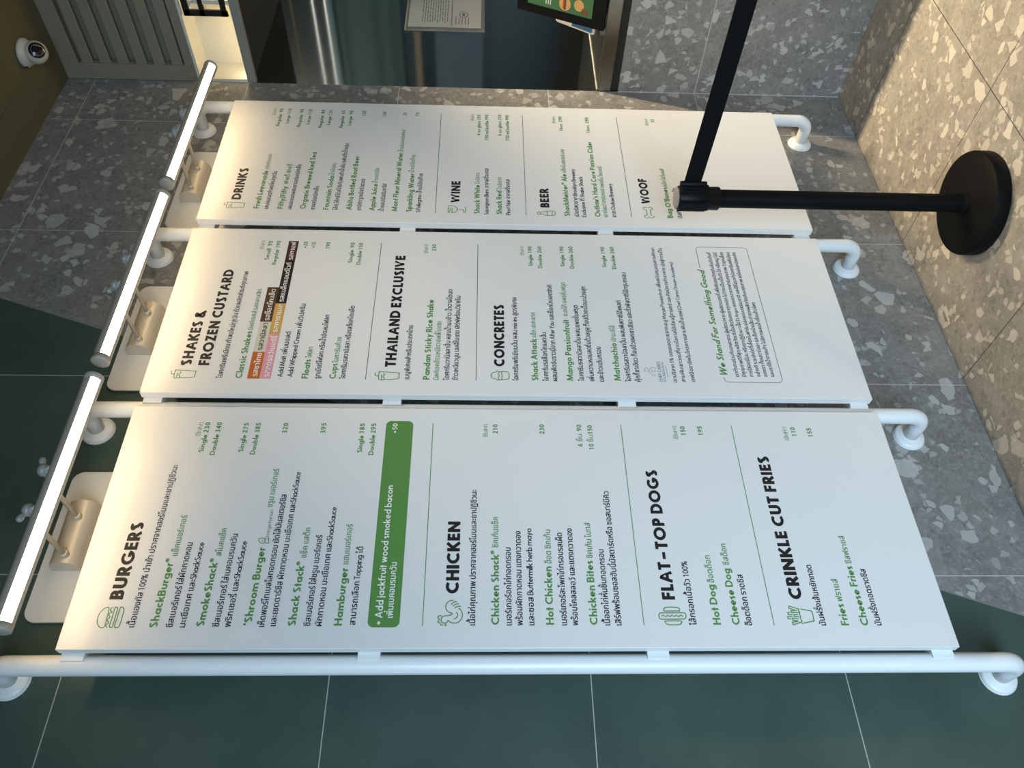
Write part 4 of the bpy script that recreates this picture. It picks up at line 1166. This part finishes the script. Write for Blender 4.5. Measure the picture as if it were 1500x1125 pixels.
for bi in range(3):
    bx = BX[bi]
    t = thing('menu_board', (bx + BW / 2, BYB, BZ), BL[bi], 'menu board', 'menu boards on the tiled wall')
    b = MB()
    b.box(bx, bx + BW, BYF, BYB, BZ, BZ + BH)
    b.build('panel', M['board'], t, bevel=0.0014, seg=2)
    for z in TABZ:
        b = MB()
        b.box(bx - 0.016, bx + 0.030, BYB, PY + 0.004, z - 0.0245, z + 0.0245)
        b.build('mounting_tab', M['pipe'], t, bevel=0.0012)

    def P3(u, v, lift):
        return (bx + u / 1000.0, BYF - lift / 1000.0, BZ + v / 1000.0)

    def flat(name, polys, ink, lift):
        vs, fs = [], []
        for pv, pf in polys:
            k = len(vs)
            vs += [P3(p[0], p[1], lift + (p[2] if len(p) > 2 else 0)) for p in pv]
            fs += [tuple(k + q for q in f) for f in pf]
        return flat_mesh(name, vs, fs, M[ink], t)

    def poly(pts):
        return (pts, [tuple(range(len(pts)))])

    def rect(u0, u1, v0, v1):
        return poly([(u0, v0), (u1, v0), (u1, v1), (u0, v1)])
    # printed colour fields
    if bi == 0:
        flat('green_banner', [poly(rrect(46.8, 591.0, 1239.3, 1309.0, 13))], 'green_text', 0.25)
    if bi == 1:
        for nm, u0, u1, v0, v1 in (('orange', 49, 141, 1658.5, 1691), ('cream', 141, 251, 1658.5, 1691), ('chocolate', 251, 384.5, 1658.5, 1691),
                                   ('pink', 49, 205.8, 1628.5, 1658.5), ('caramel', 205.8, 321.3, 1628.5, 1658.5), ('black', 321.3, 494.8, 1628.5, 1658.5), ('coffee', 494.8, 580, 1628.5, 1658.5)):
            flat(nm + '_block', [rect(u0, u1, v0, v1)], nm, 0.25)
        ru, ru1, rv, rv1, rr = 53.0, 583.5, 235.5, 397.0, 12.0
        pl = [(490.0, rv1), (ru1 - rr, rv1)] + E(ru1 - rr, rv1 - rr, rr, rr, 90, 0) + E(ru1 - rr, rv + rr, rr, rr, 0, -90) + E(ru + rr, rv + rr, rr, rr, 270, 180) + E(ru + rr, rv1 - rr, rr, rr, 180, 90) + [(70.5, rv1)]
        flat('box_outline', [ribbon(pl, 1.5)], 'grey_line', 0.25)
    for v in DIV[bi]:
        u_a, u_b = ((49.5, 585), (50, 578), (46, 581))[bi]
        flat('divider_line', [rect(u_a, u_b, v - 0.9, v + 0.9)], 'green_text' if bi == 0 else 'grey_line', 0.25)
    # lettering, one part per printed line
    for (tb, sec, sty, u0, u1, v, s) in TXT:
        if tb != bi:
            continue
        pv, pf = set_line(s, sty, u0, u1)
        flat(PNAME[sty], [([(p[0], p[1] + v, p[2]) for p in pv], pf)], INK[sty], 0.5)
    for (nm, tb, sec, strokes) in ICN:
        if tb != bi:
            continue
        wd = 1.0 if 'logo' in nm else (1.5 if nm == 'leaf_icon' else 2.1)
        polys = []
        for s in strokes:
            sm = []
            cl = (Vector(s[0]) - Vector(s[-1])).length < .05
            P = s[:-1] if cl else s
            n = len(P)
            if len(P) > 4 and nm not in ('fries_icon',):        # Catmull-Rom smoothing of the drawn line
                for i in range(n if cl else n - 1):
                    p0 = Vector(P[i - 1] if (cl or i > 0) else P[i])
                    p1, p2 = Vector(P[i]), Vector(P[(i + 1) % n])
                    p3 = Vector(P[(i + 2) % n] if (cl or i + 2 < n) else P[(i + 1) % n])
                    for q in range(4):
                        tt = q / 4
                        c_ = 0.5 * ((2 * p1) + (p2 - p0) * tt + (2 * p0 - 5 * p1 + 4 * p2 - p3) * tt ** 2 + (3 * p1 - p0 - 3 * p2 + p3) * tt ** 3)
                        sm.append((c_.x, c_.y))
                if not cl:
                    sm.append(tuple(P[-1]))
            else:
                sm = list(P)
            rv_, rf_ = ribbon(sm, wd, cl)
            polys.append(([(p[0], p[1], .02 * len(polys)) for p in rv_], rf_))
        flat(nm, polys, 'logo_text' if 'logo' in nm else 'green_text', 0.5)

# ------------------------------------------------------------------ wall lamps over the boards
LL = ('slim tube wall lamp over the board headed BURGERS', 'slim tube wall lamp over the board headed SHAKES', 'slim tube wall lamp over the board headed DRINKS')
TY, TZ, TR = -0.2957, 2.4052, 0.0215


def tube_pt(r, a):
    return (TY - r * math.cos(math.radians(a)), TZ - r * math.sin(math.radians(a)))


def sector(r0_, r1_, a0, a1, n):
    return [tube_pt(r1_, a0 + (a1 - a0) * k / n) for k in range(n + 1)] + [tube_pt(r0_, a1 - (a1 - a0) * k / n) for k in range(n + 1)]


lamp0 = None
for i in range(3):
    ox = 0.6742 * i
    t = thing('wall_lamp', (0.315 + ox, 0, 2.465), LL[i], 'lamp', 'tube lamps over the menu boards')
    b = MB()
    b.prism(rrect(0.112 + ox, 0.518 + ox, 2.26, 2.533, 0.030, 8), lambda a, c, d: (a, d, c), -0.0125, -0.0075)
    b.build('mounting_plate', M['plate'], t, bevel=0.0012)
    b = MB()
    b.prism(rrect(0.118 + ox, 0.512 + ox, 2.27, 2.527, 0.026, 8), lambda a, c, d: (a, d, c), -0.0055, 0.0)
    b.build('rear_plate', M['plate'], t)
    b = MB()
    b.prism(rrect(0.135 + ox, 0.495 + ox, 2.29, 2.515, 0.020, 6), lambda a, c, d: (a, d, c), -0.0078, -0.005)
    b.build('plate_gasket', M['groove'], t)
    # half-round housing
    b = MB()
    n = 18
    prof = [(-0.0125, 2.431)] + [(-0.030 - 0.030 * math.sin(PI * k / n), 2.466 - 0.035 * math.cos(PI * k / n)) for k in range(n + 1)] + [(-0.0125, 2.501)]
    b.prism(prof, lambda a, c, d: (d, a, c), 0.240 + ox, 0.410 + ox)
    for f in range(len(b.s)):
        b.s[f] = 2 < f < len(b.s) - 1
    hs = b.build('housing', M['lamp_body'], t)
    md = hs.modifiers.new('edge', 'EDGE_SPLIT')
    md.split_angle = math.radians(40)
    b = MB()
    for sx in (0.285, 0.362):
        b.lathe([(0.0, 0.0012), (0.003, 0.0010), (0.003, -0.003)], (sx + ox, -0.0355, 2.4330), (0, -0.3, -0.95), 12)
    b.build('housing_screws', M['groove'], t)
    for ax in (0.262, 0.362):
        x = ax + ox
        b = MB()
        b.tube([(x, -0.056, 2.459), (x, -0.16, 2.4600), (x, -0.22, 2.4565), (x, -0.262, 2.450), (x, -0.284, 2.441), (x, -0.293, 2.434), (x, TY, 2.4255)], 0.0060, 14)
        b.lathe([(0.0, -0.004), (0.0098, -0.004), (0.0098, 0.012), (0.0085, 0.014), (0.006, 0.014)], (x, -0.058, 2.459), (0, -1, 0), 18)
        arm = b.build('arm', M['lamp_body'], t)
        b = MB()
        b.lathe([(0.0, -0.012), (0.008, -0.012), (0.0098, -0.008), (0.0098, -0.004), (0.0135, -0.002), (0.0150, 0.003), (0.0140, 0.008), (0.0105, 0.0125), (0.005, 0.0150), (0.0, 0.0155)],
                (x, -0.284, 2.4445), (0.1, -0.25, 1), 22)
        wv = Vector((1 if ax > .3 else -1, -0.15, 0.30)).normalized()
        pc = Vector((x, -0.285, 2.4485)) + wv * 0.0215
        b.lathe([(0.0, -0.0125), (0.0050, -0.011), (0.0068, -0.004), (0.0078, 0.003), (0.0060, 0.009), (0.0, 0.0115)], pc, wv, 14)
        nut = b.build('wing_nut', M['nut'], arm)
    xa, xb = -0.0093 + ox, 0.6186 + ox
    b = MB()
    b.prism(sector(TR - 0.0022, TR, 165, 368.5, 40), lambda a, c, d: (d, a, c), xa, xb)
    for f in range(2, len(b.s)):
        b.s[f] = True
    tb = b.build('tube_housing', M['lamp_metal'], t)
    md = tb.modifiers.new('edge', 'EDGE_SPLIT')
    md.split_angle = math.radians(40)
    b = MB()
    b.prism(sector(TR - 0.0035, TR - 0.0008, 9.0, 74.5, 16), lambda a, c, d: (d, a, c), xa + 0.014, xb - 0.014)
    b.build('diffuser', M['diffuser'], t)
    b = MB()
    b.prism(sector(TR - 0.0035, TR - 0.0008, 122.5, 164.5, 12), lambda a, c, d: (d, a, c), xa + 0.014, xb - 0.014)
    b.build('board_diffuser', M['board_diffuser'], t)
    b = MB()
    b.prism(sector(TR - 0.0022, TR + 0.0005, 75, 122, 8), lambda a, c, d: (d, a, c), xa, xb)
    b.build('rib', M['lamp_metal'], t)
    for xe, sgn in ((xa, 1), (xb, -1)):
        b = MB()
        b.lathe([(0.0, -0.003), (TR - 0.004, -0.003), (TR + 0.0006, -0.0006), (TR + 0.0008, 0.0), (TR + 0.0008, 0.0135), (TR - 0.004, 0.0137), (0.0, 0.0137)], (xe, TY, TZ), (sgn, 0, 0), 36)
        b.build('end_cap', M['lamp_metal'], t)

# ------------------------------------------------------------------ queue post and belt
QX, QY = 1.240, -0.365
t = thing('queue_post', (QX, QY, 0.0), 'black queue barrier post with round base in front of the DRINKS board', 'queue post')
b = MB()
b.lathe([(0.0, 0.0), (0.148, 0.0), (0.1505, 0.002), (0.1505, 0.036), (0.149, 0.0405), (0.145, 0.0425), (0.10, 0.0455), (0.05, 0.0485), (0.040, 0.0495), (0.0, 0.0495)], (QX, QY, 0), (0, 0, 1), 72)
b.build('base', M['black_paint'], t)
b = MB()
b.lathe([(0.032, 0.049), (0.031, 0.053), (0.0268, 0.055), (0.0262, 0.060), (0.0262, 0.80)], (QX, QY, 0), (0, 0, 1), 36)
b.build('pole', M['black_paint'], t)
b = MB()
b.lathe([(0.0262, 0.778), (0.032, 0.778), (0.0335, 0.780), (0.0335, 0.812), (0.0345, 0.8135), (0.0345, 0.895), (0.033, 0.899), (0.0, 0.899)], (QX, QY, 0), (0, 0, 1), 40)
head = b.build('belt_head', M['black_plastic'], t)
b = MB()
b.lathe([(0.0, 0.906), (0.026, 0.9055), (0.0312, 0.903), (0.0312, 0.8985), (0.0, 0.8985)], (QX, QY, 0), (0, 0, 1), 40)
b.build('top_cap', M['cap_grey'], t)
for k in range(4):
    a = PI / 2 * k + PI / 2
    c_, s_ = math.cos(a), math.sin(a)
    b = MB()
    for rr_, hw, z0, z1 in ((0.040, 0.0125, 0.826, 0.892), (0.0372, 0.0155, 0.812, 0.894)):
        pts = [(0.030, -hw), (rr_, -hw), (rr_, hw), (0.030, hw)]
        b.prism(pts, lambda p, q, d: (QX + p * c_ - q * s_, QY + p * s_ + q * c_, d), z0, z1)
    b.build('belt_slot', M['black_plastic'], t, bevel=0.001)
bt = thing('barrier_belt', (QX, QY - 0.05, 0.84), 'black webbing belt running from the queue post towards the viewer', 'belt')
b = MB()
b.lathe([(0.0, 0.824), (0.0075, 0.824), (0.0085, 0.826), (0.0085, 0.898), (0.0075, 0.900), (0.0, 0.900)], (QX, QY - 0.051, 0), (0, 0, 1), 20)
b.box(QX - 0.011, QX + 0.011, QY - 0.0475, QY - 0.0405, 0.830, 0.893)
b.build('belt_clip', M['black_plastic'], bt)
b = MB()
ny = 40
vs, fs = [], []
for k in range(ny + 1):
    f = k / ny
    y = QY - 0.055 - f * 1.75
    x = QX + 0.006 - 0.012 * f
    sag = -0.012 * 4 * f * (1 - f)
    for dx, dz in ((-0.0007, -0.0245), (0.0007, -0.0245), (0.0007, 0.0245), (-0.0007, 0.0245)):
        vs.append((x + dx, y, 0.864 + dz + sag))
for k in range(ny):
    for j in range(4):
        fs.append((4 * k + j, 4 * k + (j + 1) % 4, 4 * k + 4 + (j + 1) % 4, 4 * k + 4 + j))
fs += [(0, 1, 2, 3), (4 * ny + 3, 4 * ny + 2, 4 * ny + 1, 4 * ny)]
b.add(vs, fs)
b.build('webbing', M['belt'], bt)

# ------------------------------------------------------------------ things at the hatch
t = thing('notice_holder', (2.92, -0.004, 1.46), 'clear acrylic sheet holder fixed on the steel backsplash', 'sign holder')
b = MB()
b.box(2.755, 3.135, -0.0105, -0.0085, 1.462, 1.812)
b.build('clear_sheet', M['acrylic'], t)
b = MB()
b.box(2.755, 3.135, -0.0030, 0.0, 1.462, 1.812)
b.build('backing_sheet', plain('grey_backing', (0.20, 0.20, 0.18), 0.5), t)
t = thing('paper_notice', (2.93, -0.005, 1.478), 'white printed notice with an oval emblem inside the acrylic holder', 'notice')
b = MB()
b.box(2.777, 3.115, -0.0052, -0.0040, 1.478, 1.798)
b.build('sheet', M['paper'], t)
vs, fs = [], []


def bars(x0, x1, z, h):
    k = len(vs)
    vs.extend([(x0, -0.0055, z), (x1, -0.0055, z), (x1, -0.0055, z + h), (x0, -0.0055, z + h)])
    fs.append((k, k + 1, k + 2, k + 3))


for r_, z in enumerate((1.735, 1.724, 1.713, 1.702, 1.691, 1.680, 1.669, 1.658, 1.647, 1.636, 1.625)):
    x = 2.812 + rnd.random() * 0.02
    while x < 3.06:
        w_ = 0.012 + rnd.random() * 0.03
        bars(x, min(x + w_, 3.08), z, 0.0038)
        x += w_ + 0.006
for z in (1.588, 1.574, 1.560, 1.546, 1.532):
    bars(2.800, 2.86 + rnd.random() * .01, z, 0.0036)
bars(2.79, 3.09, 1.606, 0.004)
flat_mesh('printed_lines', vs, fs, M['print_grey'], t)
pv, pf = ribbon([(2.885 + .026 * math.cos(a_ * PI / 12), 1.556 + .018 * math.sin(a_ * PI / 12)) for a_ in range(25)], .004, True)
pv2, pf2 = ribbon([(2.872, 1.556), (2.898, 1.556)], .012)
k = len(pv)
pv += pv2
pf += [tuple(k + q for q in f) for f in pf2]
flat_mesh('emblem', [(u, -0.0056, v) for u, v in pv], pf, M['print_grey'], t)

# menu tablet leaning back on the counter, screen to the queue
tl = math.atan2(0.153, 0.325)
TO = Vector((2.331, -0.253, 1.0005))
ta = Vector((0, -1, 0))                                   # along the lower edge
tbv = Vector((math.sin(tl), 0, math.cos(tl)))             # up the screen
tn = Vector((-math.cos(tl), 0, math.sin(tl)))             # out of the screen


def tp(a, c, d):
    return tuple(TO + ta * a + tbv * c + tn * d + Vector((0.009, 0, 0.004)))


t = thing('menu_tablet', tuple(TO), 'black framed menu screen leaning on the steel counter with a burger picture', 'tablet')
b = MB()
b.prism(rrect(0, 0.27, 0, 0.362, 0.006, 3), tp, -0.010, 0.008)
b.build('frame', M['black_plastic'], t, bevel=0.001)
b = MB()
b.prism([(0.036, 0.052), (0.236, 0.052), (0.236, 0.318), (0.036, 0.318)], tp, 0.0080, 0.0086)
scr = b.build('screen', M['screen_green'], t)


def blob(name, pts, mat, d):
    o = flat_mesh(name, [tp(a, c, d) for a, c in pts], [tuple(range(len(pts)))], mat, scr)
    o.matrix_parent_inverse = Matrix.Identity(4)
    return o


ea = lambda ca, cc_, ra, rc, a0=0, a1=360: [(ca + ra * math.cos(math.radians(a0 + (a1 - a0) * q / 24)), cc_ + rc * math.sin(math.radians(a0 + (a1 - a0) * q / 24))) for q in range(24)]
blob('burger_picture', ea(0.068, 0.165, 0.026, 0.024), M['screen_bun'], 0.0088)
blob('burger_picture', [(0.046, 0.160), (0.090, 0.160), (0.090, 0.168), (0.046, 0.168)], M['screen_meat'], 0.0090)
blob('burger_picture', [(0.048, 0.168), (0.088, 0.168), (0.086, 0.173), (0.050, 0.173)], M['screen_tomato'], 0.0092)
blob('burger_picture', ea(0.075, 0.108, 0.022, 0.020), M['screen_bun'], 0.0088)
blob('dark_glass_picture', [(0.046, 0.070), (0.066, 0.070), (0.066, 0.095), (0.046, 0.095)], M['screen_meat'], 0.0089)
for q in range(3):
    blob('screen_lettering', [(0.05, 0.222 + q * .009), (0.075 - .004 * q, 0.222 + q * .009), (0.075 - .004 * q, 0.226 + q * .009), (0.05, 0.226 + q * .009)], M['screen_white'], 0.0088)
b = MB()
b.prism([(0.10, 0.02), (0.17, 0.02), (0.17, 0.20), (0.10, 0.20)], tp, -0.05, -0.010)
b.build('stand', M['black_plastic'], t)

# card terminal behind the tablet
cd = Vector((2.500, -0.140, 1.001))
t = thing('card_terminal', tuple(cd), 'white card payment terminal with blue screen behind the black tablet', 'card terminal')
ca = Vector((-0.35, -0.94, 0)).normalized()
cb = Vector((0.36, -0.16, 0.92)).normalized()
cb = (cb - ca * cb.dot(ca)).normalized()
cn = cb.cross(ca).normalized()
if cn.x > 0:
    cn = -cn


def cp(a, c, d):
    return tuple(cd + ca * a + cb * c + cn * d + Vector((0, 0, 0.016)))


b = MB()
b.prism(rrect(0.0, 0.085, 0.0, 0.17, 0.012, 5), cp, -0.022, 0.0)
b.build('case', M['terminal_white'], t, bevel=0.003)
b = MB()
b.prism([(0.011, 0.012), (0.074, 0.012), (0.074, 0.10), (0.011, 0.10)], cp, 0.0, 0.001)
b.build('screen', M['terminal_blue'], t)
